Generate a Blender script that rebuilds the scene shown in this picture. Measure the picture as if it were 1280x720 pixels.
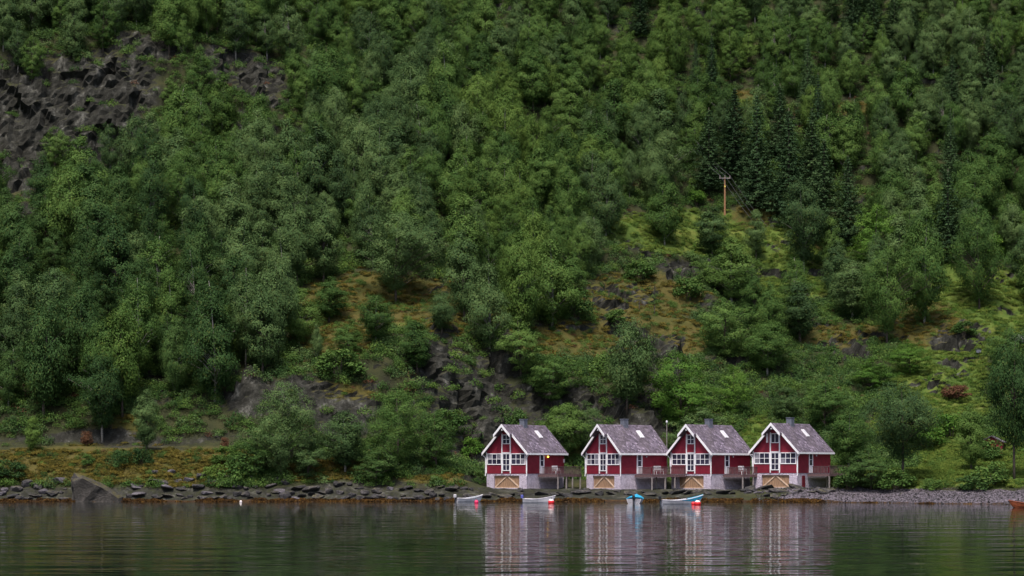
import bpy, bmesh, math, random
import numpy as np
from mathutils import Vector, Matrix
from mathutils.bvhtree import BVHTree

for o in list(bpy.data.objects):
    bpy.data.objects.remove(o)
scene = bpy.context.scene
COL = scene.collection

# ------------------------------------------------------------------ camera, sky, sun, exposure
F, HZ, CZ = 2500.0, 585.0, 4.0          # focal length in photo pixels, horizon row, eye height over the water
cam_d = bpy.data.cameras.new("camera")
cam_d.sensor_width = 36.0
cam_d.lens = F / 1280.0 * 36.0
cam_d.shift_y = (HZ - 360.0) / 1280.0
cam_d.clip_start, cam_d.clip_end = 0.5, 4000.0
cam = bpy.data.objects.new("camera", cam_d)
COL.objects.link(cam)
cam.location = (0, 0, CZ)
cam.rotation_euler = (math.radians(90), 0, 0)
scene.camera = cam

SUN_ELEV, SUN_AZ = math.radians(66), math.radians(196)   # azimuth from +Y clockwise: high, behind the camera
world = bpy.data.worlds.new("World")
scene.world = world
world.use_nodes = True
wn = world.node_tree
sky = wn.nodes.new("ShaderNodeTexSky")
sky.sky_type = 'NISHITA'
sky.sun_disc = False
sky.sun_elevation = SUN_ELEV
sky.sun_rotation = SUN_AZ
sky.air_density = 1.0
sky.dust_density = 4.0
sky.ozone_density = 1.5
wn.nodes["Background"].inputs["Strength"].default_value = 0.072
wn.links.new(sky.outputs[0], wn.nodes["Background"].inputs["Color"])
sun_d = bpy.data.lights.new("sun", 'SUN')
sun_d.energy = 2.0
sun_d.angle = math.radians(10)
sun_d.color = (1.0, 0.94, 0.86)
sun = bpy.data.objects.new("sun", sun_d)
COL.objects.link(sun)
sdir = Vector((math.sin(SUN_AZ) * math.cos(SUN_ELEV), math.cos(SUN_AZ) * math.cos(SUN_ELEV), math.sin(SUN_ELEV)))
sun.rotation_euler = sdir.to_track_quat('Z', 'Y').to_euler()
sun.location = sdir * 300
scene.view_settings.view_transform = 'Standard'
scene.view_settings.look = 'None'
scene.view_settings.gamma = 1.0
scene.view_settings.use_curve_mapping = False
scene.view_settings.exposure = 1.1
scene.render.engine = 'CYCLES'
scene.cycles.max_bounces = 6
scene.cycles.diffuse_bounces = 3
scene.cycles.glossy_bounces = 3
scene.cycles.transmission_bounces = 3
scene.cycles.volume_bounces = 0
scene.cycles.use_adaptive_sampling = False

rnd = random.Random(7)
nrg = np.random.default_rng(11)

# ------------------------------------------------------------------ helpers
def px_of(x, y, z):
    return 640 + x / y * F, HZ - (z - CZ) / y * F

def at(px, py, y):
    return Vector(((px - 640) / F * y, y, CZ + (HZ - py) / F * y))

def tag(o, label=None, cat=None, group=None, kind=None):
    if label: o["label"] = label
    if cat: o["category"] = cat
    if group: o["group"] = group
    if kind: o["kind"] = kind
    return o

def empty(name, loc=(0, 0, 0), rz=0.0):
    o = bpy.data.objects.new(name, None)
    COL.objects.link(o)
    o.location = loc
    o.rotation_euler = (0, 0, rz)
    return o

def mesh_np(name, verts, faces, mat=None, smooth=False):
    """verts (n,3), faces (m,k) numpy -> mesh"""
    me = bpy.data.meshes.new(name)
    verts = np.asarray(verts, dtype=np.float32)
    faces = np.asarray(faces, dtype=np.int32)
    k = faces.shape[1]
    me.vertices.add(len(verts))
    me.vertices.foreach_set("co", verts.ravel())
    me.loops.add(faces.size)
    me.loops.foreach_set("vertex_index", faces.ravel())
    me.polygons.add(len(faces))
    me.polygons.foreach_set("loop_start", np.arange(0, faces.size, k, dtype=np.int32))
    if smooth:
        me.polygons.foreach_set("use_smooth", np.ones(len(faces), dtype=bool))
    me.update(calc_edges=True)
    if mat: me.materials.append(mat)
    return me

def link(name, me, parent=None, loc=None, rz=None):
    o = bpy.data.objects.new(name, me)
    COL.objects.link(o)
    if parent is not None: o.parent = parent
    if loc is not None: o.location = loc
    if rz is not None: o.rotation_euler = (0, 0, rz)
    return o

class MB:
    def __init__(s):
        s.v, s.f = [], []
    def add(s, vs, fs):
        n = len(s.v)
        s.v += [tuple(p) for p in vs]
        s.f += [tuple(i + n for i in f) for f in fs]
        return s
    def box(s, x0, x1, y0, y1, z0, z1):
        vs = [(x, y, z) for z in (z0, z1) for y in (y0, y1) for x in (x0, x1)]
        fs = [(0, 2, 3, 1), (4, 5, 7, 6), (0, 1, 5, 4), (2, 6, 7, 3), (0, 4, 6, 2), (1, 3, 7, 5)]
        return s.add(vs, fs)
    def prism_y(s, poly, y0, y1):
        """poly: (x, z) corners, extruded along y"""
        n = len(poly)
        vs = [(x, y0, z) for x, z in poly] + [(x, y1, z) for x, z in poly]
        fs = [tuple(range(n)), tuple(range(2 * n - 1, n - 1, -1))]
        fs += [(i + n, (i + 1) % n + n, (i + 1) % n, i) for i in range(n)]
        return s.add(vs, fs)
    def prism_x(s, poly, x0, x1):
        """poly: (y, z) corners, extruded along x"""
        n = len(poly)
        vs = [(x0, y, z) for y, z in poly] + [(x1, y, z) for y, z in poly]
        fs = [tuple(range(n)), tuple(range(2 * n - 1, n - 1, -1))]
        fs += [(i + n, (i + 1) % n + n, (i + 1) % n, i) for i in range(n)]
        return s.add(vs, fs)
    def tube(s, pts, radii, sides=6, cap=True):
        pts = [Vector(p) for p in pts]
        n0 = len(s.v)
        m = len(pts)
        for i, p in enumerate(pts):
            d = (pts[min(i + 1, m - 1)] - pts[max(i - 1, 0)]).normalized()
            a = d.cross(Vector((0, 1, 0)) if abs(d.y) < 0.9 else Vector((1, 0, 0))).normalized()
            b = d.cross(a)
            for k in range(sides):
                t = 2 * math.pi * k / sides
                s.v.append(tuple(p + (a * math.cos(t) + b * math.sin(t)) * radii[i]))
        for i in range(m - 1):
            for k in range(sides):
                k2 = (k + 1) % sides
                s.f.append((n0 + i * sides + k, n0 + i * sides + k2, n0 + (i + 1) * sides + k2, n0 + (i + 1) * sides + k))
        if cap:
            s.f.append(tuple(n0 + k for k in range(sides)))
            s.f.append(tuple(n0 + (m - 1) * sides + k for k in range(sides - 1, -1, -1)))
        return s
    def mesh(s, name, mat, smooth=False, bevel=0.0):
        me = bpy.data.meshes.new(name)
        me.from_pydata(s.v, [], s.f)
        bm = bmesh.new(); bm.from_mesh(me)
        bmesh.ops.recalc_face_normals(bm, faces=bm.faces)
        if bevel:
            bmesh.ops.bevel(bm, geom=list(bm.edges), offset=bevel, segments=1, affect='EDGES')
        bm.to_mesh(me); bm.free()
        if smooth:
            for p in me.polygons: p.use_smooth = True
        if mat: me.materials.append(mat)
        return me
    def build(s, name, mat, parent=None, **k):
        return link(name, s.mesh(name, mat, **k), parent)

# value noise in numpy
def _hash(i, j, k):
    h = (i.astype(np.int64) * 374761393 + j.astype(np.int64) * 668265263 + k.astype(np.int64) * 2147483647) & 0xffffffff
    h = ((h ^ (h >> 13)) * 1274126177) & 0xffffffff
    h = (h ^ (h >> 16)) & 0xffffff
    return h / float(0xffffff)

def vnoise(x, y, z=0.0):
    x, y = np.asarray(x, float), np.asarray(y, float)
    z = np.zeros_like(x) + z
    xi, yi, zi = np.floor(x), np.floor(y), np.floor(z)
    u, v, w = x - xi, y - yi, z - zi
    u, v, w = [t * t * (3 - 2 * t) for t in (u, v, w)]
    xi, yi, zi = xi.astype(int), yi.astype(int), zi.astype(int)
    r = 0
    for a in (0, 1):
        for b in (0, 1):
            for c in (0, 1):
                r = r + _hash(xi + a, yi + b, zi + c) * (u if a else 1 - u) * (v if b else 1 - v) * (w if c else 1 - w)
    return r * 2 - 1

def fbm(x, y, z=0.0, octv=4, gain=0.5):
    r, a, s, t = 0, 1.0, 1.0, 0
    for i in range(octv):
        r = r + a * vnoise(np.asarray(x) * s + 17.3 * i, np.asarray(y) * s - 9.1 * i, np.asarray(z) * s + 3.7 * i)
        t += a; a *= gain; s *= 2.03
    return r / t

def sstep(a, b, t):
    t = np.clip((t - a) / (b - a), 0, 1)
    return t * t * (3 - 2 * t)

# ------------------------------------------------------------------ materials
def new_mat(name):
    m = bpy.data.materials.new(name)
    m.use_nodes = True
    nt = m.node_tree
    return m, nt, nt.nodes["Principled BSDF"]

def N(nt, typ, **kw):
    n = nt.nodes.new(typ)
    for k, v in kw.items():
        if k in n.inputs.keys(): n.inputs[k].default_value = v
        else: setattr(n, k, v)
    return n

def ramp(nt, src, stops):
    r = nt.nodes.new("ShaderNodeValToRGB")
    e = r.color_ramp.elements
    while len(e) < len(stops): e.new(0.5)
    for q, (p, c) in zip(e, stops):
        q.position = p
        q.color = (c[0], c[1], c[2], 1) if not isinstance(c, (int, float)) else (c, c, c, 1)
    nt.links.new(src, r.inputs[0])
    return r.outputs[0]

def mix(nt, fac, a, b):
    m = nt.nodes.new("ShaderNodeMix"); m.data_type = 'RGBA'
    for sock, val in ((0, fac), (6, a), (7, b)):
        if isinstance(val, (int, float)): m.inputs[sock].default_value = val
        elif isinstance(val, tuple): m.inputs[sock].default_value = (val[0], val[1], val[2], 1)
        else: nt.links.new(val, m.inputs[sock])
    return m.outputs[2]

def math_n(nt, op, a, b=0.0):
    m = nt.nodes.new("ShaderNodeMath"); m.operation = op
    for i, v in enumerate((a, b)):
        if isinstance(v, (int, float)): m.inputs[i].default_value = v
        else: nt.links.new(v, m.inputs[i])
    return m.outputs[0]

def noise(nt, scale, detail=4, rough=0.6, coords='Object', stretch=None):
    tc = N(nt, "ShaderNodeTexCoord")
    src = tc.outputs[coords]
    if stretch:
        mp = N(nt, "ShaderNodeMapping")
        mp.inputs["Scale"].default_value = stretch
        nt.links.new(src, mp.inputs[0]); src = mp.outputs[0]
    n = N(nt, "ShaderNodeTexNoise")
    n.inputs["Scale"].default_value = scale
    n.inputs["Detail"].default_value = detail
    n.inputs["Roughness"].default_value = rough
    nt.links.new(src, n.inputs["Vector"])
    return n.outputs[0]

def bump(nt, h, b, strength=0.5, dist=0.1):
    n = N(nt, "ShaderNodeBump")
    n.inputs["Strength"].default_value = strength
    n.inputs["Distance"].default_value = dist
    nt.links.new(h, n.inputs["Height"])
    nt.links.new(n.outputs[0], b.inputs["Normal"])

def paint(name, c, rough=0.55, var=0.15, scale=3.0, metal=0.0, stretch=None):
    """painted or plain surface with faint wear"""
    m, nt, b = new_mat(name)
    n = noise(nt, scale, 5, 0.65, stretch=stretch)
    lo = tuple(max(0, x * (1 - 2 * var)) for x in c); hi = tuple(min(1, x * (1 + var)) for x in c)
    nt.links.new(ramp(nt, n, [(0.3, lo), (0.6, hi)]), b.inputs["Base Color"])
    b.inputs["Roughness"].default_value = rough
    b.inputs["Metallic"].default_value = metal
    return m

def leaf_mat(name, c_dark, c_mid, c_light, trans=0.22, warm=(0.11, 0.10, 0.015)):
    m, nt, b = new_mat(name)
    at_c = N(nt, "ShaderNodeAttribute"); at_c.attribute_name = "clump"
    at_l = N(nt, "ShaderNodeAttribute"); at_l.attribute_name = "leaf"
    oi = N(nt, "ShaderNodeObjectInfo")
    v = math_n(nt, 'MULTIPLY', at_c.outputs["Fac"], 0.36)
    v = math_n(nt, 'ADD', v, math_n(nt, 'MULTIPLY', at_l.outputs["Fac"], 0.26))
    v = math_n(nt, 'ADD', v, math_n(nt, 'MULTIPLY', oi.outputs["Random"], 0.52))
    col = ramp(nt, v, [(0.12, c_dark), (0.5, c_mid), (0.88, c_light)])
    # a few yellowing sprays
    w = math_n(nt, 'GREATER_THAN', at_l.outputs["Fac"], 0.93)
    w = math_n(nt, 'MULTIPLY', w, 0.45)
    col = mix(nt, w, col, warm)
    nt.links.new(col, b.inputs["Base Color"])
    b.inputs["Roughness"].default_value = 0.75
    b.inputs["Specular IOR Level"].default_value = 0.12
    tr = N(nt, "ShaderNodeBsdfTranslucent")
    nt.links.new(col, tr.inputs["Color"])
    mx = N(nt, "ShaderNodeMixShader")
    mx.inputs[0].default_value = trans
    out = nt.nodes["Material Output"]
    nt.links.new(b.outputs[0], mx.inputs[1]); nt.links.new(tr.outputs[0], mx.inputs[2])
    nt.links.new(mx.outputs[0], out.inputs["Surface"])
    return m

M = {}
M['leaf_dull'] = leaf_mat("leaf_dull", (0.026, 0.060, 0.015), (0.062, 0.126, 0.028), (0.116, 0.196, 0.044))
M['leaf_yellow'] = leaf_mat("leaf_yellow", (0.034, 0.072, 0.016), (0.076, 0.142, 0.028), (0.130, 0.208, 0.042))
M['leaf_grey'] = leaf_mat("leaf_grey", (0.030, 0.062, 0.022), (0.068, 0.124, 0.040), (0.120, 0.188, 0.062))
M['leaf_bright'] = leaf_mat("leaf_bright", (0.045, 0.110, 0.016), (0.085, 0.180, 0.026), (0.135, 0.240, 0.040))
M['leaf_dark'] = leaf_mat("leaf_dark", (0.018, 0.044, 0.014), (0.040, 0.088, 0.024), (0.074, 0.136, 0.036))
M['needle'] = leaf_mat("needle", (0.022, 0.050, 0.022), (0.046, 0.092, 0.036), (0.082, 0.136, 0.050), trans=0.08, warm=(0.03, 0.035, 0.012))
M['leaf_rust'] = leaf_mat("leaf_rust", (0.06, 0.026, 0.016), (0.11, 0.048, 0.028), (0.17, 0.085, 0.05))
M['moss_gold'] = leaf_mat("moss_gold", (0.045, 0.046, 0.010), (0.095, 0.085, 0.016), (0.165, 0.125, 0.024), warm=(0.20, 0.10, 0.02))
M['grass_lush'] = leaf_mat("grass_lush", (0.044, 0.084, 0.014), (0.086, 0.138, 0.022), (0.138, 0.182, 0.032), warm=(0.22, 0.17, 0.03))
M['weed'] = leaf_mat("weed", (0.020, 0.011, 0.006), (0.050, 0.025, 0.009), (0.11, 0.056, 0.013), warm=(0.26, 0.13, 0.02))
M['bark_birch'] = paint("bark_birch", (0.26, 0.24, 0.22), 0.8, 0.35, 4.0, stretch=(1, 1, 3))
M['bark_dark'] = paint("bark_dark", (0.075, 0.058, 0.045), 0.85, 0.3, 5.0)

def rock_mat(name, c0, c1, c2, lichen=0.15, scale=0.6, moss=0.0, seaweed=False):
    m, nt, b = new_mat(name)
    n1 = noise(nt, scale, 8, 0.68)
    n2 = noise(nt, scale * 5, 4, 0.7, stretch=(1, 1, 2.5))
    col = ramp(nt, n1, [(0.3, c0), (0.5, c1), (0.72, c2)])
    k = ramp(nt, n2, [(0.52, 0.0), (0.70, 1.0)])
    col = mix(nt, math_n(nt, 'MULTIPLY', k, lichen * 2), col, (0.42, 0.40, 0.42))
    if moss:
        g = N(nt, "ShaderNodeNewGeometry")
        sx = N(nt, "ShaderNodeSeparateXYZ"); nt.links.new(g.outputs["Normal"], sx.inputs[0])
        up = ramp(nt, sx.outputs[2], [(0.55, 0.0), (0.9, 1.0)])
        mm = ramp(nt, noise(nt, scale * 2.2, 4), [(0.42, 0.0), (0.6, moss)])
        col = mix(nt, math_n(nt, 'MULTIPLY', up, mm), col, (0.10, 0.085, 0.016))
    nt.links.new(col, b.inputs["Base Color"])
    b.inputs["Roughness"].default_value = 0.8
    h = noise(nt, scale * 3.5, 8, 0.75, stretch=(1, 1, 1.6))
    bump(nt, h, b, 0.9, 0.35)
    return m
M['rock'] = rock_mat("rock", (0.016, 0.014, 0.015), (0.042, 0.037, 0.038), (0.115, 0.103, 0.108), moss=0.5)
M['rock_dark'] = rock_mat("rock_dark", (0.012, 0.011, 0.012), (0.028, 0.026, 0.029), (0.075, 0.068, 0.076), moss=0.3, lichen=0.08)
M['rock_pale'] = rock_mat("rock_pale", (0.042, 0.036, 0.043), (0.10, 0.088, 0.105), (0.19, 0.17, 0.198), moss=0.1)

def terrain_mat():
    m, nt, b = new_mat("hillside_ground")
    A = {}
    for k in ("rock", "gold", "lush", "beach", "shore"):
        a = N(nt, "ShaderNodeAttribute"); a.attribute_name = k
        A[k] = a.outputs["Fac"]
    nA, nB, nC = noise(nt, 0.35, 8, 0.65), noise(nt, 1.8, 6, 0.7), noise(nt, 0.09, 3, 0.5)
    floor_c = ramp(nt, nA, [(0.3, (0.016, 0.016, 0.009)), (0.5, (0.032, 0.036, 0.014)), (0.7, (0.055, 0.052, 0.020))])
    gold_c = ramp(nt, nA, [(0.28, (0.036, 0.040, 0.012)), (0.45, (0.062, 0.062, 0.014)), (0.56, (0.085, 0.068, 0.018)), (0.7, (0.055, 0.064, 0.016))])
    lush_c = ramp(nt, nA, [(0.3, (0.034, 0.066, 0.012)), (0.5, (0.072, 0.112, 0.018)), (0.7, (0.120, 0.132, 0.026))])
    # rock: strata, lichen, dark cracks
    s1 = noise(nt, 0.6, 10, 0.72, stretch=(1, 1, 0.6))
    s2 = noise(nt, 2.8, 6, 0.75, stretch=(1, 1, 2.2))
    rock_c = ramp(nt, s1, [(0.34, (0.012, 0.0115, 0.009)), (0.48, (0.022, 0.0215, 0.0175)), (0.57, (0.042, 0.041, 0.035)), (0.66, (0.125, 0.122, 0.108))])
    rock_c = mix(nt, ramp(nt, s2, [(0.56, 0.0), (0.72, 0.45)]), rock_c, (0.15, 0.147, 0.135))
    vo = N(nt, "ShaderNodeTexVoronoi"); vo.feature = 'F1'; vo.inputs["Scale"].default_value = 5.0
    tc = N(nt, "ShaderNodeTexCoord"); nt.links.new(tc.outputs["Object"], vo.inputs["Vector"])
    beach_c = ramp(nt, vo.outputs["Color"], [(0.1, (0.045, 0.037, 0.044)), (0.5, (0.095, 0.080, 0.097)), (0.9, (0.18, 0.158, 0.188))])
    def soft(a, w=0.5):
        v = math_n(nt, 'ADD', a, math_n(nt, 'MULTIPLY', math_n(nt, 'SUBTRACT', nB, 0.5), w))
        return ramp(nt, v, [(0.40, 0.0), (0.56, 1.0)])
    col = mix(nt, soft(A["lush"], 0.9), floor_c, lush_c)
    col = mix(nt, soft(A["gold"], 0.9), col, gold_c)
    g = N(nt, "ShaderNodeNewGeometry")
    sx = N(nt, "ShaderNodeSeparateXYZ"); nt.links.new(g.outputs["Normal"], sx.inputs[0])
    steep = ramp(nt, sx.outputs[2], [(0.30, 1.0), (0.78, 0.42)])
    rk = math_n(nt, 'MULTIPLY', math_n(nt, 'ADD', A["rock"], 0.25), steep)
    col = mix(nt, soft(rk, 0.6), col, rock_c)
    col = mix(nt, soft(A["beach"], 0.3), col, beach_c)
    weed_c = ramp(nt, nB, [(0.35, (0.018, 0.010, 0.006)), (0.54, (0.045, 0.024, 0.010)), (0.72, (0.11, 0.060, 0.014))])
    col = mix(nt, soft(A["shore"], 0.5), col, weed_c)
    nt.links.new(col, b.inputs["Base Color"])
    b.inputs["Roughness"].default_value = 0.9
    b.inputs["Specular IOR Level"].default_value = 0.2
    h = math_n(nt, 'ADD', s1, math_n(nt, 'MULTIPLY', nB, 0.5))
    bump(nt, h, b, 0.8, 0.28)
    return m
M['terrain'] = terrain_mat()

def water_mat():
    m, nt, b = new_mat("fjord_water")
    b.inputs["Base Color"].default_value = (0.006, 0.010, 0.009, 1)
    b.inputs["Roughness"].default_value = 0.03
    b.inputs["IOR"].default_value = 1.333
    n1 = noise(nt, 0.5, 3, 0.5, stretch=(0.5, 1.0, 1))
    n2 = noise(nt, 0.20, 3, 0.55, stretch=(0.45, 1.3, 1))
    n3 = noise(nt, 2.0, 2, 0.5, stretch=(0.6, 1.0, 1))
    h = math_n(nt, 'ADD', n1, math_n(nt, 'MULTIPLY', n3, 0.10))
    # calm and ruffled patches
    calm = ramp(nt, noise(nt, 0.035, 3, 0.5, stretch=(0.35, 1.6, 1)), [(0.35, 0.45), (0.65, 1.0)])
    h = math_n(nt, 'MULTIPLY', h, calm)
    h = math_n(nt, 'ADD', h, math_n(nt, 'MULTIPLY', n2, 2.0))
    bump(nt, h, b, 1.0, 0.050)
    return m
M['water'] = water_mat()

# ------------------------------------------------------------------ terrain
COLX = np.array([-200, -75, -58, -45, -30, -12, -2, 20, 32, 42, 55, 80, 200], float)
SHORE = np.array([238, 238, 238, 238, 238, 238.5, 238, 236.5, 234.5, 227.5, 214.5, 205, 200], float)
# knots after the waterline: (y, z) per column
KN = {
 -200: [(241, 1.8), (248, 6.6), (255, 6.7), (259, 12), (290, 34), (322, 54), (331, 74), (385, 106), (440, 150)],
 -75:  [(241, 1.8), (248, 6.6), (255, 6.7), (259, 12), (290, 34), (322, 54), (331, 75), (385, 106), (440, 150)],
 -58:  [(241, 1.8), (248, 6.6), (255, 6.7), (259, 12), (290, 34), (322, 53), (331, 74), (385, 105), (440, 150)],
 -45:  [(241, 1.8), (248, 6.6), (255, 6.7), (259, 12), (290, 34), (323, 54), (335, 70), (385, 103), (440, 150)],
 -30:  [(241, 1.8), (247, 5.4), (254, 7.0), (260, 15), (288, 30), (320, 50), (335, 63), (382, 99), (440, 150)],
 -12:  [(241.5, 1.5), (247, 4.3), (257, 6.5), (267, 20), (288, 28), (316, 46), (334, 60), (378, 95), (440, 150)],
 -2:   [(241.3, 0.85), (244.8, 1.5), (262, 3.6), (273, 16), (292, 28), (312, 40), (334, 56), (376, 93), (440, 150)],
 20:   [(240, 0.85), (243, 1.5), (262, 3.4), (278, 15), (298, 26), (322, 40), (340, 52), (378, 92), (440, 150)],
 32:   [(238, 0.85), (241.6, 1.5), (262, 3.2), (282, 14), (300, 24), (326, 38), (342, 49), (378, 90), (440, 150)],
 42:   [(237, 1.4), (241, 2.8), (258, 4.4), (284, 14), (302, 23), (326, 36), (342, 48), (378, 90), (440, 150)],
 55:   [(228, 1.4), (233, 3.0), (252, 4.6), (284, 15), (304, 25), (326, 37), (342, 48), (378, 90), (440, 150)],
 80:   [(222, 1.4), (228, 3.0), (250, 4.6), (284, 16), (304, 26), (326, 38), (342, 49), (378, 90), (440, 150)],
 200:  [(222, 1.4), (228, 3.0), (250, 4.6), (284, 16), (304, 26), (326, 38), (342, 49), (378, 90), (440, 150)],
}
full = []
for cx, sy in zip(COLX, SHORE):
    full.append([(150, -9), (sy - 14, -2.4), (sy, 0.0)] + KN[int(cx)] + [(560, 262), (900, 540)])
full = np.array(full)                                    # columns x knots x 2
xs = np.unique(np.concatenate([np.arange(-210, -120, 3.0), np.arange(-120, 120.1, 0.62), np.arange(123, 211, 3.0)]))
NV = 620
TV = np.zeros((len(xs), NV, 3))
xk = xs + 3.0 * vnoise(xs / 11.0, xs * 0 + 3.3)
kn_y = np.stack([np.interp(xk, COLX, full[:, j, 0]) for j in range(full.shape[1])], 1)
kn_z = np.stack([np.interp(xk, COLX, full[:, j, 1]) for j in range(full.shape[1])], 1)
for i, x in enumerate(xs):
    yy = np.concatenate([np.arange(150, 222, 2.0), np.arange(222, 460, 0.25), np.arange(460, 900, 6.0)])
    zz = np.interp(yy, kn_y[i], kn_z[i])
    ker = np.ones(9) / 9
    zs = np.convolve(np.pad(zz, 4, mode='edge'), ker, 'valid')
    up = sstep(254, 285, yy)
    xx = np.full_like(yy, x)
    zs = zs + up * (2.6 * fbm(xx / 17, yy / 17, 1.0, 4) + 1.1 * np.abs(fbm(xx / 6, yy / 6, 5.0, 3)))
    zs = zs + (1 - up) * sstep(237, 242, yy) * 0.25 * fbm(xx / 2.2, yy / 2.2, 2.0, 3)
    # ledges
    st = zs / 5.5 + 0.6 * fbm(xx / 23, yy / 23, 8.0, 2)
    fr = st - np.floor(st)
    zs = zs + up * 0.55 * (sstep(0.35, 0.75, fr) - fr) * 2.2
    wgt = np.interp(yy, [150, 215, 225, 232, 262, 400, 470, 900], [0.15, 0.5, 2.0, 2.2, 1.25, 0.85, 0.22, 0.05])
    ds = np.hypot(np.diff(yy), np.diff(zs)) * 0.5 * (wgt[1:] + wgt[:-1])
    s = np.concatenate([[0], np.cumsum(ds)])
    t = np.linspace(0, s[-1], NV)
    TV[i, :, 0] = x
    TV[i, :, 1] = np.interp(t, s, yy)
    TV[i, :, 2] = np.interp(t, s, zs)

def ell(px, py, items):
    r = np.zeros_like(px)
    for it in items:
        cx, cy, rx, ry = it[:4]
        a = math.radians(it[4]) if len(it) > 4 else 0.0
        k = it[5] if len(it) > 5 else 1.0
        dx, dy = px - cx, py - cy
        u = (dx * math.cos(a) + dy * math.sin(a)) / rx
        v = (-dx * math.sin(a) + dy * math.cos(a)) / ry
        r = np.maximum(r, k * np.clip(1.45 - np.sqrt(u * u + v * v), 0, 1))
    return r

ROCKS = [(25, 195, 50, 60), (60, 155, 85, 80), (140, 110, 50, 50, 30), (165, 165, 30, 26), (275, 80, 26, 22), (325, 95, 42, 30, 25), (190, 55, 40, 16, 20), (310, 495, 42, 36), (375, 500, 45, 26), (430, 520, 50, 30),
         (545, 452, 36, 40), (595, 500, 45, 44), (570, 575, 55, 26), (620, 450, 26, 40), (800, 415, 70, 16, 35), (835, 460, 24, 46), (700, 505, 60, 30),
         (1068, 440, 30, 7), (1190, 425, 34, 10, 10), (1205, 452, 24, 6), (140, 548, 170, 12), (400, 612, 230, 9), (310, 170, 30, 24), (520, 140, 22, 26), (850, 340, 34, 10), (1030, 335, 24, 8), (780, 520, 80, 30, 0, .8)]
GOLD = [(470, 375, 110, 34), (415, 490, 55, 12), (570, 395, 50, 26), (800, 375, 90, 30), (720, 425, 80, 26), (850, 420, 40, 26), (1060, 420, 60, 16), (150, 580, 190, 26), (400, 588, 60, 14),
        (540, 600, 50, 8), (700, 560, 40, 20), (955, 265, 40, 24), (1050, 305, 30, 10), (420, 420, 50, 26), (1170, 405, 50, 30), (150, 535, 40, 16), (940, 120, 22, 8), (1075, 137, 30, 8)]
LUSH = [(905, 292, 170, 30), (1215, 370, 80, 50), (965, 300, 75, 38), (850, 290, 70, 20), (1245, 390, 60, 60), (1185, 470, 60, 60), (1180, 600, 130, 14), (1160, 540, 60, 40), (950, 545, 24, 24), (1000, 350, 60, 26), (940, 125, 26, 12), (1060, 595, 40, 12),
        (1180, 350, 40, 20), (780, 370, 50, 20), (470, 395, 80, 20, 0, .8), (1225, 580, 80, 30)]
CLEAR = [(25, 195, 40, 44), (905, 292, 150, 26), (985, 345, 40, 34), (1215, 360, 60, 30), (1150, 400, 40, 20), (800, 385, 90, 40), (960, 300, 62, 34), (845, 290, 36, 12), (1245, 395, 52, 50), (1190, 470, 50, 34), (480, 385, 85, 26), (420, 490, 50, 12), (580, 395, 40, 22), (700, 425, 60, 22), (850, 440, 34, 40), (1060, 420, 50, 14),
         (70, 150, 82, 70), (150, 115, 50, 48, 30), (906, 243, 14, 26), (1170, 400, 36, 26), (310, 495, 30, 26), (325, 95, 36, 16, 25), (275, 80, 20, 14), (590, 500, 40, 36), (1185, 530, 50, 40, 0, .9), (935, 122, 16, 7), (1070, 137, 24, 7), (190, 55, 30, 10, 20)]

P = TV.reshape(-1, 3)
ppx, ppy = px_of(P[:, 0], np.maximum(P[:, 1], 60), P[:, 2])
wob = 26 * fbm(P[:, 0] / 9, P[:, 1] / 9, P[:, 2] / 9, 3)
wob2 = 20 * fbm(P[:, 0] / 9 + 40, P[:, 1] / 9, P[:, 2] / 9, 3)
landm = (P[:, 2] > 0.3).astype(float)
a_rock = ell(ppx + wob, ppy + wob2, ROCKS) * landm
sub = fbm(P[:, 0] / 5, P[:, 1] / 5, P[:, 2] / 5, 3)
a_rock = np.maximum(a_rock, np.clip(sub * 2.2 - 0.35, 0, 0.55) * (P[:, 1] > 258))
a_gold = ell(ppx + wob, ppy + wob2 * 0.4, GOLD) * landm
a_lush = ell(ppx + wob, ppy + wob2 * 0.4, LUSH) * landm
shore_y = np.interp(P[:, 0], COLX, SHORE)
dsh = P[:, 1] - shore_y
a_beach = sstep(28, 36, P[:, 0] + 2 * vnoise(P[:, 0] / 2, P[:, 1] / 2)) * (1 - sstep(1.30, 1.7, P[:, 2] + 0.15 * vnoise(P[:, 0], P[:, 1])))
a_rock = np.maximum(a_rock, (1 - sstep(20, 44, P[:, 0])) * (1 - sstep(1.5, 2.2, P[:, 2])) * (P[:, 1] < 262))
a_shore = (1 - sstep(0.10, 0.30, P[:, 2] + 0.22 * fbm(P[:, 0] / 3, P[:, 1] / 3, 0, 3))) * (P[:, 2] > -3) * (P[:, 1] < 250)
a_shore = a_shore * (1 - 0.45 * sstep(34, 44, P[:, 0]))
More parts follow.
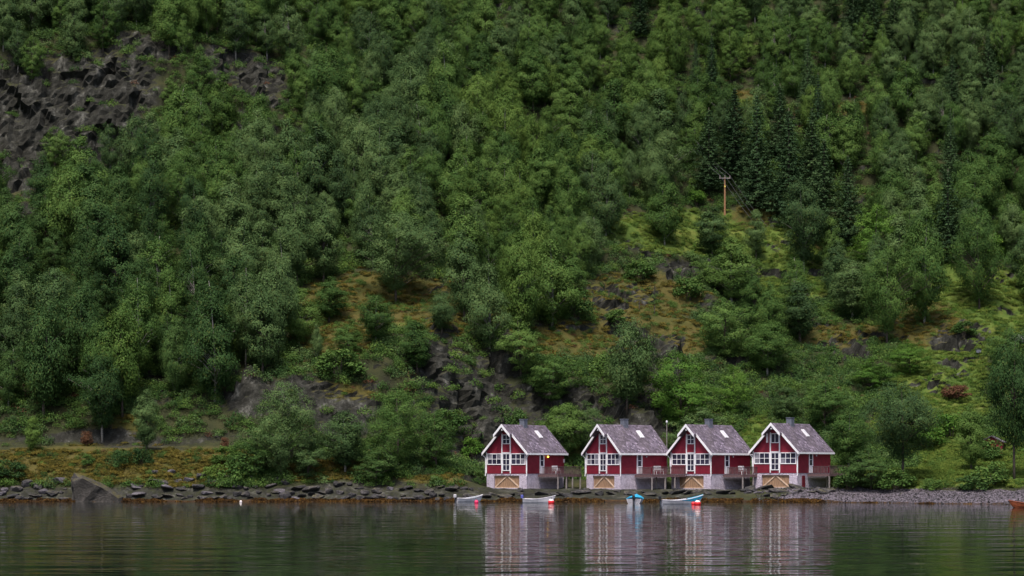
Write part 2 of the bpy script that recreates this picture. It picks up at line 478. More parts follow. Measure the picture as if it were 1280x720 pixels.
# the rock shelves the houses stand on
HOUSES = [   # front right corner px, depth, apparent turn, base row
    dict(px=658.4, d=245.0, a=36.6, py=610.5, label="leftmost red boathouse, with the lit yellow lamp beside its side door", lit=True, ow=False, sh=False, bl=True, y1=7.3),
    dict(px=776.0, d=243.0, a=46.8, py=611.0, label="second red boathouse from the left, turned most, in front of the lamp post", lit=False, ow=False, sh=False, bl=False, y1=8.6),
    dict(px=888.8, d=243.0, a=38.1, py=611.0, label="third red boathouse from the left, mossy lower roof edge, behind the long rowing boat", lit=False, ow=False, sh=False, bl=False, y1=8.2),
    dict(px=996.8, d=241.0, a=30.8, py=610.0, label="rightmost red boathouse with its gable window open, next to the gravel beach", lit=False, ow=True, sh=True, bl=False, y1=13.0),
]
HW, HL = 3.1, 7.8
for hd in HOUSES:
    c_ = at(hd['px'], hd['py'], hd['d'])
    th = -math.atan2(c_.x, c_.y) - math.radians(hd['a'])
    R_ = Matrix.Rotation(th, 4, 'Z')
    o_ = c_ - (R_ @ Vector((HW, 0, 0)))
    hd['o'], hd['R'], hd['th'] = o_, R_, th
    dx, dy = P[:, 0] - o_.x, P[:, 1] - o_.y
    lx, ly = dx * math.cos(th) + dy * math.sin(th), -dx * math.sin(th) + dy * math.cos(th)
    ins = sstep(-5.5, -3.6, lx) * (1 - sstep(6.5, 8.0, lx)) * sstep(-4.0, -1.5, ly) * (1 - sstep(7.0, 10.0, ly))
    want = np.minimum(P[:, 2], o_.z - 0.10 + 0.10 * fbm(P[:, 0] / 1.3, P[:, 1] / 1.3, 0, 2))
    P[:, 2] += (want - P[:, 2]) * ins
TV = P.reshape(TV.shape)
# craggy displacement where rock shows
Nx = np.gradient(TV, axis=0); Ny = np.gradient(TV, axis=1)
nrm = np.cross(Nx, Ny).reshape(-1, 3)
nrm /= np.linalg.norm(nrm, axis=1, keepdims=True) + 1e-9
rid = 1 - 2 * np.abs(fbm(P[:, 0] / 4.2, P[:, 1] / 4.2, P[:, 2] / 3.2, 4, 0.6))
blk = np.round(2.6 * fbm(P[:, 0] / 2.4 + P[:, 2] / 9, P[:, 1] / 4.0, P[:, 2] / 7.0, 2)) / 2.6 + 0.5 * np.round(3 * fbm(P[:, 0] / 1.5, P[:, 1] / 3, P[:, 2] / 2.2 + P[:, 0] / 5, 2)) / 3
amp = a_rock * sstep(256, 264, P[:, 1])
rid2 = 1 - 2 * np.abs(fbm(P[:, 0] / 1.6, P[:, 1] / 1.6, P[:, 2] / 2.6, 3, 0.6))
def cells(p, seed):
    """random value of the nearest jittered cell: fractured blocks"""
    b = np.floor(p).astype(int); best = np.full(len(p), 9e9); val = np.zeros(len(p))
    for i in (-1, 0, 1):
        for j in (-1, 0, 1):
            for k in (-1, 0, 1):
                c = b + np.array([i, j, k])
                f = c + np.stack([_hash(c[:, 0] + seed, c[:, 1], c[:, 2]), _hash(c[:, 0], c[:, 1] + seed, c[:, 2]), _hash(c[:, 0], c[:, 1], c[:, 2] + seed)], 1)
                d = ((p - f) ** 2).sum(1)
                m_ = d < best
                best[m_] = d[m_]; val[m_] = _hash(c[m_, 0] + 7 * seed, c[m_, 1], c[m_, 2])
    return val * 2 - 1
mk = amp > 0.05
cb = np.zeros(len(P))
Pr = P[mk]
tilt = np.stack([Pr[:, 0] + 0.35 * Pr[:, 2], Pr[:, 1], Pr[:, 2] - 0.25 * Pr[:, 0]], 1)
cb[mk] = 1.3 * cells(tilt / np.array([4.4, 5.5, 9.0]), 3) + 0.65 * cells(tilt / np.array([1.9, 2.6, 4.4]), 5) + 0.28 * cells(tilt / np.array([0.9, 1.2, 1.4]), 8)
P = P + nrm * ((0.25 * rid + 1.0 * cb) * np.clip(amp * 1.3, 0, 1))[:, None]
P[:, 2] += (0.10 * fbm(P[:, 0] / 0.9, P[:, 1] / 0.9, 0, 2)) * (P[:, 2] > 0.6) * (P[:, 1] < 256)
TV = P.reshape(TV.shape)
nx_, nv_ = TV.shape[:2]
ii, jj = np.meshgrid(np.arange(nx_ - 1), np.arange(nv_ - 1), indexing='ij')
q = np.stack([ii * nv_ + jj, (ii + 1) * nv_ + jj, (ii + 1) * nv_ + jj + 1, ii * nv_ + jj + 1], -1).reshape(-1, 4)
me = mesh_np("hillside", P, q, M['terrain'], smooth=True)
for nm, arr in (("rock", a_rock), ("gold", a_gold), ("lush", a_lush), ("beach", a_beach), ("shore", a_shore)):
    a = me.attributes.new(nm, 'FLOAT', 'POINT')
    a.data.foreach_set("value", arr.astype(np.float32))
fr_ = a_rock[q].max(1)
me.polygons.foreach_set("use_smooth", (fr_ < 0.35))
hill = link("hillside_terrain", me)
tag(hill, "steep wooded fjord hillside with rock, moss and grass rising from the water", "hillside", kind="structure")
BV = BVHTree.FromPolygons(P.tolist(), q.tolist())

def ground(x, y):
    h = BV.ray_cast(Vector((x, y, 600)), Vector((0, 0, -1)))
    return h[0].z if h[0] is not None else 0.0

def shoot(px, py):
    d = at(px, py, 1.0) - Vector((0, 0, CZ))
    d.normalize()
    h = BV.ray_cast(Vector((0, 0, CZ)), d)
    return h[0]

# water
mb = MB().add([(-700, -150, 0), (700, -150, 0), (700, 300, 0), (-700, 300, 0)], [(0, 1, 2, 3)])
w = mb.build("fjord_water", M['water'])
tag(w, "dark rippled fjord water mirroring the boathouses", "water", kind="structure")


# ------------------------------------------------------------------ boathouses
def cladding(name, c):
    m, nt, b = new_mat(name)
    n = noise(nt, 1.3, 5, 0.6)
    n2 = noise(nt, 6.0, 3, 0.6, stretch=(1, 1, 8))
    v = math_n(nt, 'ADD', math_n(nt, 'MULTIPLY', n, 0.6), math_n(nt, 'MULTIPLY', n2, 0.4))
    lo = tuple(x * 0.72 for x in c); hi = tuple(x * 1.18 for x in c)
    nt.links.new(ramp(nt, v, [(0.35, lo), (0.65, hi)]), b.inputs["Base Color"])
    b.inputs["Roughness"].default_value = 0.6
    wv = N(nt, "ShaderNodeTexWave"); wv.bands_direction = 'Z'; wv.wave_profile = 'SAW'
    wv.inputs["Scale"].default_value = 2.0
    tc = N(nt, "ShaderNodeTexCoord"); nt.links.new(tc.outputs["Object"], wv.inputs["Vector"])
    bump(nt, wv.outputs["Fac"], b, 0.6, 0.05)
    return m
M['red'] = cladding("red_cladding", (0.28, 0.013, 0.037))
M['white'] = paint("white_trim", (0.90, 0.88, 0.92), 0.5, 0.08, 2.5)
M['grey_metal'] = paint("grey_metal", (0.14, 0.15, 0.19), 0.45, 0.15, 3.0)
M['glass'], nt, b = new_mat("window_glass")
nt.links.new(ramp(nt, noise(nt, 0.8, 3), [(0.35, (0.012, 0.012, 0.022)), (0.65, (0.05, 0.045, 0.085))]), b.inputs["Base Color"])
b.inputs["Roughness"].default_value = 0.06
M['curtain'] = paint('curtained_glass', (0.22, 0.21, 0.25), 0.1, 0.2, 2.0)
M['sky_glass'] = paint("skylight_glass", (0.62, 0.6, 0.66), 0.08, 0.05)  # pale base colour paints in the sky's reflection on the pane
M['wood'] = paint("weathered_pine", (0.34, 0.205, 0.125), 0.75, 0.25, 2.0, stretch=(8, 8, 1))
M['wood_brace'] = paint("pine_brace", (0.62, 0.45, 0.33), 0.75, 0.15, 3.0)
M['wood_deck'] = paint("brown_deck_boards", (0.135, 0.080, 0.085), 0.8, 0.35, 2.5, stretch=(5, 5, 1))
M['wood_post'] = paint("pale_post", (0.25, 0.215, 0.21), 0.8, 0.25, 3.0)
M['rope'] = paint("rope", (0.12, 0.11, 0.10), 0.9, 0.1)

def slate_mat():
    m, nt, b = new_mat("lavender_slate")
    br = N(nt, "ShaderNodeTexVoronoi"); br.feature = 'F1'
    br.inputs["Scale"].default_value = 3.4
    tc = N(nt, "ShaderNodeTexCoord")
    mp = N(nt, "ShaderNodeMapping"); mp.inputs["Scale"].default_value = (1.0, 1.4, 1.0)
    nt.links.new(tc.outputs["Object"], mp.inputs[0]); nt.links.new(mp.outputs[0], br.inputs["Vector"])
    c1 = ramp(nt, br.outputs["Color"], [(0.15, (0.055, 0.042, 0.058)), (0.45, (0.115, 0.090, 0.122)), (0.7, (0.17, 0.135, 0.182)), (0.92, (0.34, 0.28, 0.36))])
    n = noise(nt, 0.5, 4, 0.6)
    c2 = mix(nt, ramp(nt, n, [(0.4, 0.0), (0.62, 0.65)]), c1, (0.085, 0.066, 0.074))
    n3 = noise(nt, 1.7, 5, 0.7)
    c3 = mix(nt, ramp(nt, n3, [(0.62, 0.0), (0.72, 0.7)]), c2, (0.13, 0.115, 0.05))
    nt.links.new(c3, b.inputs["Base Color"])
    b.inputs["Roughness"].default_value = 0.6
    bump(nt, br.outputs["Distance"], b, 0.8, 0.06)
    return m
M['slate'] = slate_mat()

def masonry_mat():
    m, nt, b = new_mat("whitewashed_foundation")
    vo = N(nt, "ShaderNodeTexVoronoi"); vo.feature = 'DISTANCE_TO_EDGE'; vo.inputs["Scale"].default_value = 2.6
    tc = N(nt, "ShaderNodeTexCoord")
    mp = N(nt, "ShaderNodeMapping"); mp.inputs["Scale"].default_value = (1.0, 1.0, 1.9)
    nt.links.new(tc.outputs["Object"], mp.inputs[0]); nt.links.new(mp.outputs[0], vo.inputs["Vector"])
    n = noise(nt, 1.6, 6, 0.7)
    c = ramp(nt, n, [(0.3, (0.36, 0.30, 0.38)), (0.5, (0.56, 0.485, 0.59)), (0.7, (0.69, 0.61, 0.72))])
    c = mix(nt, ramp(nt, vo.outputs[0], [(0.0, 0.45), (0.06, 0.0)]), c, (0.22, 0.18, 0.23))
    nt.links.new(c, b.inputs["Base Color"])
    b.inputs["Roughness"].default_value = 0.85
    bump(nt, ramp(nt, vo.outputs[0], [(0.0, 0.0), (0.12, 1.0)]), b, 0.7, 0.06)
    return m
M['masonry'] = masonry_mat()
M['lamp_on'], nt, b = new_mat("lamp_on")
b.inputs["Base Color"].default_value = (1.0, 0.72, 0.12, 1)
b.inputs["Emission Color"].default_value = (1.0, 0.62, 0.08, 1)
b.inputs["Emission Strength"].default_value = 2.2

RZ, OV = 7.85, 0.45       # ridge height, front overhang (half width HW, length HL)

def window(parent, name, x0, x1, z0, z1, cols, rows, y=0.0, fr=0.10, mun=0.055):
    """frame with glazing bars on the front wall, panes as sub-parts"""
    mb = MB()
    yo, yi = y - 0.07, y + 0.03
    mb.box(x0, x0 + fr, yo, yi, z0, z1); mb.box(x1 - fr, x1, yo, yi, z0, z1)
    mb.box(x0 + fr, x1 - fr, yo, yi, z0, z0 + fr); mb.box(x0 + fr, x1 - fr, yo, yi, z1 - fr, z1)
    iw, ih = (x1 - x0 - 2 * fr), (z1 - z0 - 2 * fr)
    for c in range(1, cols):
        xc = x0 + fr + iw * c / cols
        mb.box(xc - mun / 2, xc + mun / 2, yo + 0.012, yi, z0 + fr, z1 - fr)
    for r in range(1, rows):
        zc = z0 + fr + ih * r / rows
        for c in range(cols):
            xa = x0 + fr + iw * c / cols + (mun / 2 if c else 0)
            xb = x0 + fr + iw * (c + 1) / cols - (mun / 2 if c < cols - 1 else 0)
            mb.box(xa, xb, yo + 0.016, yi, zc - mun / 2, zc + mun / 2)
    o = mb.build(name, M['white'], parent)
    for c in range(cols):
        for r in range(rows):
            xa = x0 + fr + iw * c / cols; xb = x0 + fr + iw * (c + 1) / cols
            za = z0 + fr + ih * r / rows; zb = z0 + fr + ih * (r + 1) / rows
            MB().box(xa, xb, y - 0.022, y - 0.012, za, zb).build("pane", M['curtain'] if (c in (0, cols - 1) and cols > 2 and rnd.random() < .22) else M['glass'], o)
    return o

def xsect(x0, x1, t, s):
    """roof slab cross-section between |x| = x0..x1, on side s"""
    return [(s * x0, RZ - x0), (s * x1, RZ - x1), (s * x1, RZ - x1 - t), (s * x0, RZ - x0 - t)]

def boathouse(lit, open_win, side_hatch, bracket_lamp):
    r = empty("boathouse")
    T = 0.26
    # foundation with the boat-door opening
    dz0, dz1, dx0, dx1 = 0.02, 1.58, -1.95, 1.95
    mb = MB()
    mb.box(-HW, dx0, 0, HL, -1.6, 1.8); mb.box(dx1, HW, 0, HL, -1.6, 1.8)
    mb.box(dx0, dx1, 0.0, HL, dz1, 1.8); mb.box(dx0, dx1, 0.9, HL, -1.6, dz1); mb.box(dx0, dx1, 0, 0.9, -1.6, dz0)
    mb.build("foundation", M['masonry'], r)
    # boat door: two leaves of planks with diagonal braces
    for s in (-1, 1):
        mb = MB()
        n = 9
        for k in range(n):
            xa = 0.02 + (dx1 - 0.04) * k / n; xb = 0.02 + (dx1 - 0.04) * (k + 1) / n - 0.014
            mb.box(min(s * xa, s * xb), max(s * xa, s * xb), 0.16 + 0.008 * (k % 3), 0.22, dz0 + 0.03, dz1 - 0.03)
        leaf = mb.build("boat_door", M['wood'], r)
        mb = MB()
        L2 = dx1 - 0.06
        a, c = Vector((s * 0.06, 0, dz1 - 0.10)), Vector((s * (L2 - 0.05), 0, dz0 + 0.12))
        d = (c - a).normalized(); nn = Vector((-d.z, 0, d.x)) * 0.075
        poly = [a + nn, c + nn, c - nn, a - nn]
        mb.prism_y([(p.x, p.z) for p in poly], 0.105, 0.155)
        mb.build("door_brace", M['wood_brace'], leaf)
        xa, xb = sorted((s * 0.02, s * L2))
        MB().box(xa, xb, 0.11, 0.158, dz0 + 0.03, dz0 + 0.11).build("door_rail", M['wood_brace'], leaf)
        MB().box(xa, xb, 0.11, 0.158, dz1 - 0.11, dz1 - 0.03).build("door_rail", M['wood_brace'], leaf)
    # timber walls
    ez = RZ - HW - T - 0.03
    mb = MB()
    mb.prism_y([(-HW - .03, 1.802), (HW + .03, 1.802), (HW + .03, ez), (0, RZ - T - 0.03), (-HW - .03, ez)], -0.03, HL + 0.03)
    mb.build("wall", M['red'], r)
    Y = -0.03
    # roof: two slopes, hood over the hoist, boards
    for s in (-1, 1):
        sl = MB().prism_y(xsect(0.0, HW + 0.36, T, s), -OV, HL + 0.35).build("roof_slope", M['slate'], r)
        MB().prism_y(xsect(0.0, 1.22, T, s), -1.04, -OV).build("hood_slope", M['slate'], r)
        lo = [(s * 1.17, RZ - 1.17 + 0.05), (s * (HW + 0.42), RZ - HW - 0.37), (s * (HW + 0.42), RZ - HW - 0.37 - 0.36), (s * 1.17, RZ - 1.17 - 0.31)]
        MB().prism_y(lo, -OV - 0.05, -OV - 0.002).build("barge_board", M['white'], r)
        hi = [(0.0, RZ + 0.06), (s * 1.27, RZ - 1.21), (s * 1.27, RZ - 1.57), (0.0, RZ - 0.32)]
        MB().prism_y(hi, -1.09, -1.042).build("hood_board", M['white'], r)
        xa, xb = sorted((s * (HW + 0.362), s * (HW + 0.46)))
        MB().box(xa, xb, -OV + 0.0, HL + 0.36, RZ - HW - 0.36 - 0.28, RZ - HW - 0.36 - 0.05).build("gutter", M['white'], r)
        xa, xb = sorted((s * (HW - 0.06), s * (HW + 0.06)))
        MB().box(xa, xb, Y - 0.05, Y - 0.004, 1.84, ez).build("corner_board", M['white'], r)
        # downpipe: from the gutter back to the corner and down
        mb = MB().tube([(s * (HW + 0.41), -0.30, 4.22), (s * (HW + 0.40), -0.24, 4.05), (s * (HW + 0.10), -0.12, 3.75), (s * (HW + 0.10), -0.12, 1.75), (s * (HW + 0.10), -0.16, 1.5)], [0.05] * 5, 6)
        mb.build("downpipe", M['white'], r)
    MB().prism_y([(-0.22, RZ - 0.20), (0, RZ + 0.035), (0.22, RZ - 0.20), (0.2, RZ - 0.24), (0, RZ - 0.03), (-0.2, RZ - 0.24)], -1.0, HL + 0.3).build("ridge_cap", M['slate'], r)
    MB().box(-0.06, 0.06, -1.0, Y, RZ - 0.75, RZ - 0.58).build("hoist_beam", M['white'], r)
    # front trims and windows
    for s in (-1, 1):
        MB().box(s * 0.65 - 0.06, s * 0.65 + 0.06, Y - 0.10, Y - 0.003, 1.84, RZ - 1.10).build("trim_board", M['white'], r)
    window(r, "window", -2.96, -0.72, 2.90, 4.30, 3, 2, Y)
    window(r, "window", 0.72, 2.96, 2.90, 4.30, 3, 2, Y)
    window(r, "loading_door", -0.58, 0.58, 2.15, 4.30, 2, 3, Y, fr=0.09, mun=0.06)
    window(r, "gable_window", -0.58, 0.58, 5.45, 6.62, 2, 2 if not open_win else 1, Y, fr=0.08, mun=0.06)
    if open_win:        # casement swung outward
        sh = MB().box(-0.96, -0.92, Y - 0.5, Y - 0.08, 5.5, 6.6).build("open_casement", M['white'], r)
    MB().box(-0.585, 0.585, Y - 0.09, Y - 0.003, 4.31, 4.43).build("window_head", M['white'], r)
    # side door on the deck
    dy = 2.62
    sx = HW + 0.03
    mb = MB()
    mb.box(sx - .02, sx + .06, dy, dy + .12, 1.82, 4.25); mb.box(sx - .02, sx + .06, dy + .83, dy + .95, 1.82, 4.25)
    mb.box(sx - .02, sx + .06, dy + .12, dy + .83, 4.13, 4.25)
    mb.box(sx - .02, sx + .04, dy + .12, dy + .83, 1.82, 2.75); mb.box(sx - .02, sx + .04, dy + .12, dy + .83, 3.40, 3.46)
    mb.box(sx - .02, sx + .04, dy + .12, dy + .2, 2.75, 4.13); mb.box(sx - .02, sx + .04, dy + .75, dy + .83, 2.75, 4.13)
    d = mb.build("side_door", M['white'], r)
    for za, zb in ((2.75, 3.40), (3.46, 4.13)):
        MB().box(sx + .004, sx + .014, dy + .2, dy + .75, za, zb).build("pane", M['glass'], d)
    MB().tube([(sx + .04, dy + .77, 2.85), (sx + .12, dy + .77, 2.85), (sx + .12, dy + .67, 2.85)], [0.02] * 3, 6).build("handle", M['grey_metal'], d)
    # wall lamp: bracket and globe
    ly, lz = 4.15, 3.92
    br = MB().box(sx, sx + 0.05, ly - .06, ly + .06, lz - .08, lz + .1).box(sx + 0.05, sx + 0.16, ly - .02, ly + .02, lz + .06, lz + .1).build("wall_lamp", M['grey_metal'], r)
    bm = bmesh.new(); bmesh.ops.create_icosphere(bm, subdivisions=2, radius=0.11 if lit else 0.085)
    bmesh.ops.translate(bm, verts=bm.verts, vec=(sx + 0.19, ly, lz - 0.02))
    g = bpy.data.meshes.new("lamp_globe"); bm.to_mesh(g); bm.free()
    g.materials.append(M['lamp_on'] if lit else M['white'])
    link("lamp_globe", g, br)
    if bracket_lamp:
        MB().box(sx, sx + .12, HL - .16, HL - .02, 3.2, 3.62).build("electric_box", M['white'], r)
    # chimney and skylight on the roof
    ch = MB().box(-0.36, 0.36, 3.15, 3.85, RZ - 0.75, RZ + 0.68).build("chimney", M['grey_metal'], r)
    MB().box(-0.41, 0.41, 3.10, 3.90, RZ + 0.682, RZ + 0.76).build("chimney_cap", M['grey_metal'], ch)
    def on_slope(u, y, h):     # u metres down the slope, h metres above it
        k = math.sqrt(0.5)
        return (u * k + h * k, y, RZ - u * k + h * k)
    def slope_box(name, u0, u1, y0, y1, h0, h1, mat, par):
        vs = [on_slope(u, y, h) for h in (h0, h1) for y in (y0, y1) for u in (u0, u1)]
        fs = [(0, 2, 3, 1), (4, 5, 7, 6), (0, 1, 5, 4), (2, 6, 7, 3), (0, 4, 6, 2), (1, 3, 7, 5)]
        return MB().add(vs, fs).build(name, mat, par)
    sk = slope_box("skylight", 1.05, 2.25, 4.75, 5.4, -0.05, 0.10, M['white'], r)
    slope_box("pane", 1.13, 2.17, 4.83, 5.32, 0.09, 0.112, M['sky_glass'], sk)
    if side_hatch:
        MB().box(HW, HW + .05, 1.05, 1.75, 0.05, 1.5).build("cellar_door", M['red'], r)
    return r

FOOT = []
for hd in HOUSES:
    r = boathouse(hd['lit'], hd['ow'], hd['sh'], hd['bl'])
    o, R, th = hd['o'], hd['R'], hd['th']
    r.location = o
    r.rotation_euler = (0, 0, th)
    tag(r, hd['label'], "boathouse", "row of red boathouses on the shore")
    FOOT.append((o, R))

# decks beside the houses
def deck(hd, label):
    o, R, th = hd['o'], hd['R'], hd['th']
    dk = empty("deck", o, th)
    x0, x1, y0, y1 = HW + 0.10, HW + 3.1, 2.25, hd['y1']
    zt = 1.72
    mb = MB()
    n = int((x1 - x0) / 0.15)
    for k in range(n):
        mb.box(x0 + 0.15 * k, x0 + 0.15 * k + 0.135, y0, y1, zt - 0.05, zt)
    mb.build("floor_boards", M['wood_deck'], dk)
    mb = MB()
    mb.box(x1 - 0.12, x1 + 0.02, y0 - .02, y1 + .02, zt - 0.30, zt - 0.052)
    mb.box(x0, x1 - .122, y0 - 0.02, y0 + 0.1, zt - 0.30, zt - 0.052)
    yy = y0 + 1.2
    while yy < y1 - 0.2:
        mb.box(x0, x1 - .122, yy - .05, yy + .05, zt - 0.28, zt - 0.054); yy += 1.2
    mb.build("joists", M['wood_deck'], dk)
    # board railings along the seaward edges
    def rail(pa, pb, hgt):
        mb = MB()
        pa, pb = Vector(pa), Vector(pb)
        L = (pb - pa).length; d = (pb - pa) / L; nn = Vector((-d.y, d.x))
        def bx(s0, s1, t0, t1, za, zb):
            c = [pa + d * s + nn * t for s, t in ((s0, t0), (s1, t0), (s1, t1), (s0, t1))]
            vs = [(p.x, p.y, za) for p in c] + [(p.x, p.y, zb) for p in c]
            mb.add(vs, [(3, 2, 1, 0), (4, 5, 6, 7), (0, 1, 5, 4), (1, 2, 6, 5), (2, 3, 7, 6), (3, 0, 4, 7)])
        k = 0.0
        while k < L - 0.12:
            bx(k, k + 0.085, -0.02, 0.02, zt - 0.02 + rnd.uniform(-.02, .02), zt + hgt - 0.06); k += 0.20
        bx(-0.03, L + 0.03, -0.06, 0.06, zt + hgt - 0.055, zt + hgt)
        return mb.build("railing", M['wood_deck'], dk)
    rail((x0 + 0.7, y0), (x1, y0), 0.92)
    rail((x1, y0 + 0.03), (x1, y1), 0.98)
    # posts down to the rock
    for (a, b_) in [(x1 - .05, y0 + 0.06), (x1 - .05, y0 + (y1 - y0) * 0.36), (x1 - .05, y0 + (y1 - y0) * 0.62), (x1 - .05, y1 - 0.25), (x0 + 1.3, y0 + 2.4), (x0 + 1.2, y1 - 0.6)]:
        wp = o + R @ Vector((a, b_, 0))
        gz = ground(wp.x, wp.y) - o.z
        MB().tube([(a, b_, min(gz, 1.0) - 0.25), (a, b_, zt - 0.302)], [0.105, 0.095], 7).build("post", M['wood_post'], dk)
    tag(dk, label, "deck", "timber decks on posts beside the boathouses")
deck(HOUSES[0], "timber deck on posts between the leftmost and second boathouse")
deck(HOUSES[1], "timber deck on posts between the second and third boathouse")
deck(HOUSES[2], "timber deck on a post between the third and rightmost boathouse")
deck(HOUSES[3], "long timber deck right of the rightmost boathouse, half hidden by bushes")

# white garden chairs on the decks
def chair(hd, lx, ly, turn, label):
    o, R, th = hd['o'], hd['R'], hd['th']
    p = o + R @ Vector((lx, ly, 1.722))
    c = empty("garden_bench", p, th + turn)
    MB().box(-.62, .62, -.24, .24, .42, .47).build("seat", M['white'], c)
    mb = MB()
    for k in range(3): mb.box(-.62, .62, .24, .28, .60 + k * .17, .71 + k * .17)
    mb.build("backrest", M['white'], c)
    for sx in (-.57, .57):
        for sy, top in ((-.2, .64), (.26, 1.05)):
            MB().box(sx - .03, sx + .03, sy - .028 + (.025 if sy > 0 else 0), sy + .03 + (.025 if sy > 0 else 0), 0, .419 if sy < 0 else top).build("leg", M['white'], c)
        MB().box(sx - .035, sx + .035, -.24, .239, .64, .68).build("armrest", M['white'], c)
    tag(c, label, "bench", "white garden benches on the decks")
chair(HOUSES[0], HW + 2.2, 3.2, math.radians(95), "white garden bench behind the railing of the leftmost boathouse's deck")
chair(HOUSES[1], HW + 2.2, 4.3, math.radians(92), "white garden bench behind the railing of the second boathouse's deck")
chair(HOUSES[2], HW + 2.1, 3.6, math.radians(95), "white garden bench behind the railing of the third boathouse's deck")

# lamp post between second and third house
lp = at(833.5, 548, 258.0)
gz = ground(lp.x, lp.y)
ls = empty("lamp_post", (lp.x, lp.y, gz))
topz = at(833.5, 529, 258.0).z - gz
MB().tube([(0, 0, -0.2), (0, 0, topz)], [0.07, 0.05], 8).build("pole", M['wood_post'], ls)
MB().tube([(0, 0, topz), (0, 0, topz + .08), (0, 0, topz + .26), (0, 0, topz + .34)], [0.05, 0.11, 0.13, 0.04], 8).build("lamp_head", M['white'], ls)
tag(ls, "slim lamp post with pale head between the second and third boathouse roofs", "lamp post")

# ------------------------------------------------------------------ boats and buoys
M['hull_white'] = paint("hull_white", (0.66, 0.63, 0.68), 0.35, 0.12, 2.0)
M['boat_teal'] = paint("boat_teal", (0.02, 0.22, 0.27), 0.45, 0.2, 3.0)
M['boat_blue'] = paint("boat_blue", (0.03, 0.34, 0.56), 0.4, 0.15, 3.0)
M['boat_violet'] = paint("boat_violet", (0.10, 0.11, 0.42), 0.45, 0.15, 3.0)
M['boat_wood'] = paint("varnished_wood", (0.24, 0.06, 0.022), 0.45, 0.25, 3.0, stretch=(1, 5, 5))
M['black'] = paint("black_plastic", (0.02, 0.02, 0.024), 0.4, 0.2)
M['buoy_red'] = paint("buoy_red", (0.72, 0.022, 0.03), 0.35, 0.08)
M['buoy_pink'] = paint("buoy_pink", (0.78, 0.03, 0.13), 0.35, 0.08)
M['buoy_white'] = paint("buoy_white", (0.78, 0.70, 0.70), 0.4, 0.08)

def boat_hull(Lh, Bm, Dp, sheer, thick=0.045):
    """closed shell, stern at -L/2, bow at +L/2; returns outer+inner verts and a sheer function"""
    ns, nc = 19, 9
    def section(t, inset):
        u = t
        b = Bm / 2 * (1 - max(0, (u - 0.42) / 0.58) ** 2.1) * (0.84 + 0.16 * min(1, u / 0.35))
        b = max(b - inset, 0.012)
        top = Dp * 0.62 + sheer * max(0, (u - 0.25) / 0.75) ** 1.9 + sheer * 0.10 * max(0, 0.25 - u) * 4
        bot = -Dp * 0.30 + (Dp * 0.62 + sheer * 0.55) * max(0, (u - 0.72) / 0.28) ** 2.4
        x = -Lh / 2 + Lh * u
        pts = []
        for k in range(nc):
            w = (k / (nc - 1)) * 2 - 1
            yv = b * math.copysign(abs(w) ** 0.62, w)
            zv = bot + inset + (top - bot - inset) * abs(w) ** 2.6
            pts.append((x + (0.10 * Lh * max(0, (u - 0.8) / .2) ** 2 * (abs(w) ** 2 - 1) * 0.5), yv, zv))
        return pts
    vs, fs = [], []
    for inset in (0.0, thick):
        n0 = len(vs)
        for i in range(ns): vs += section(i / (ns - 1), inset)
        for i in range(ns - 1):
            for k in range(nc - 1):
                f = (n0 + i * nc + k, n0 + (i + 1) * nc + k, n0 + (i + 1) * nc + k + 1, n0 + i * nc + k + 1)
                fs.append(f if inset == 0 else f[::-1])
        fs.append(tuple(n0 + k for k in range(nc)) if inset == 0 else tuple(n0 + k for k in range(nc - 1, -1, -1)))
    h = ns * nc
    for i in range(ns - 1):
        for k in (0, nc - 1):
            fs.append((i * nc + k, (i + 1) * nc + k, h + (i + 1) * nc + k, h + i * nc + k))
    return vs, fs, section

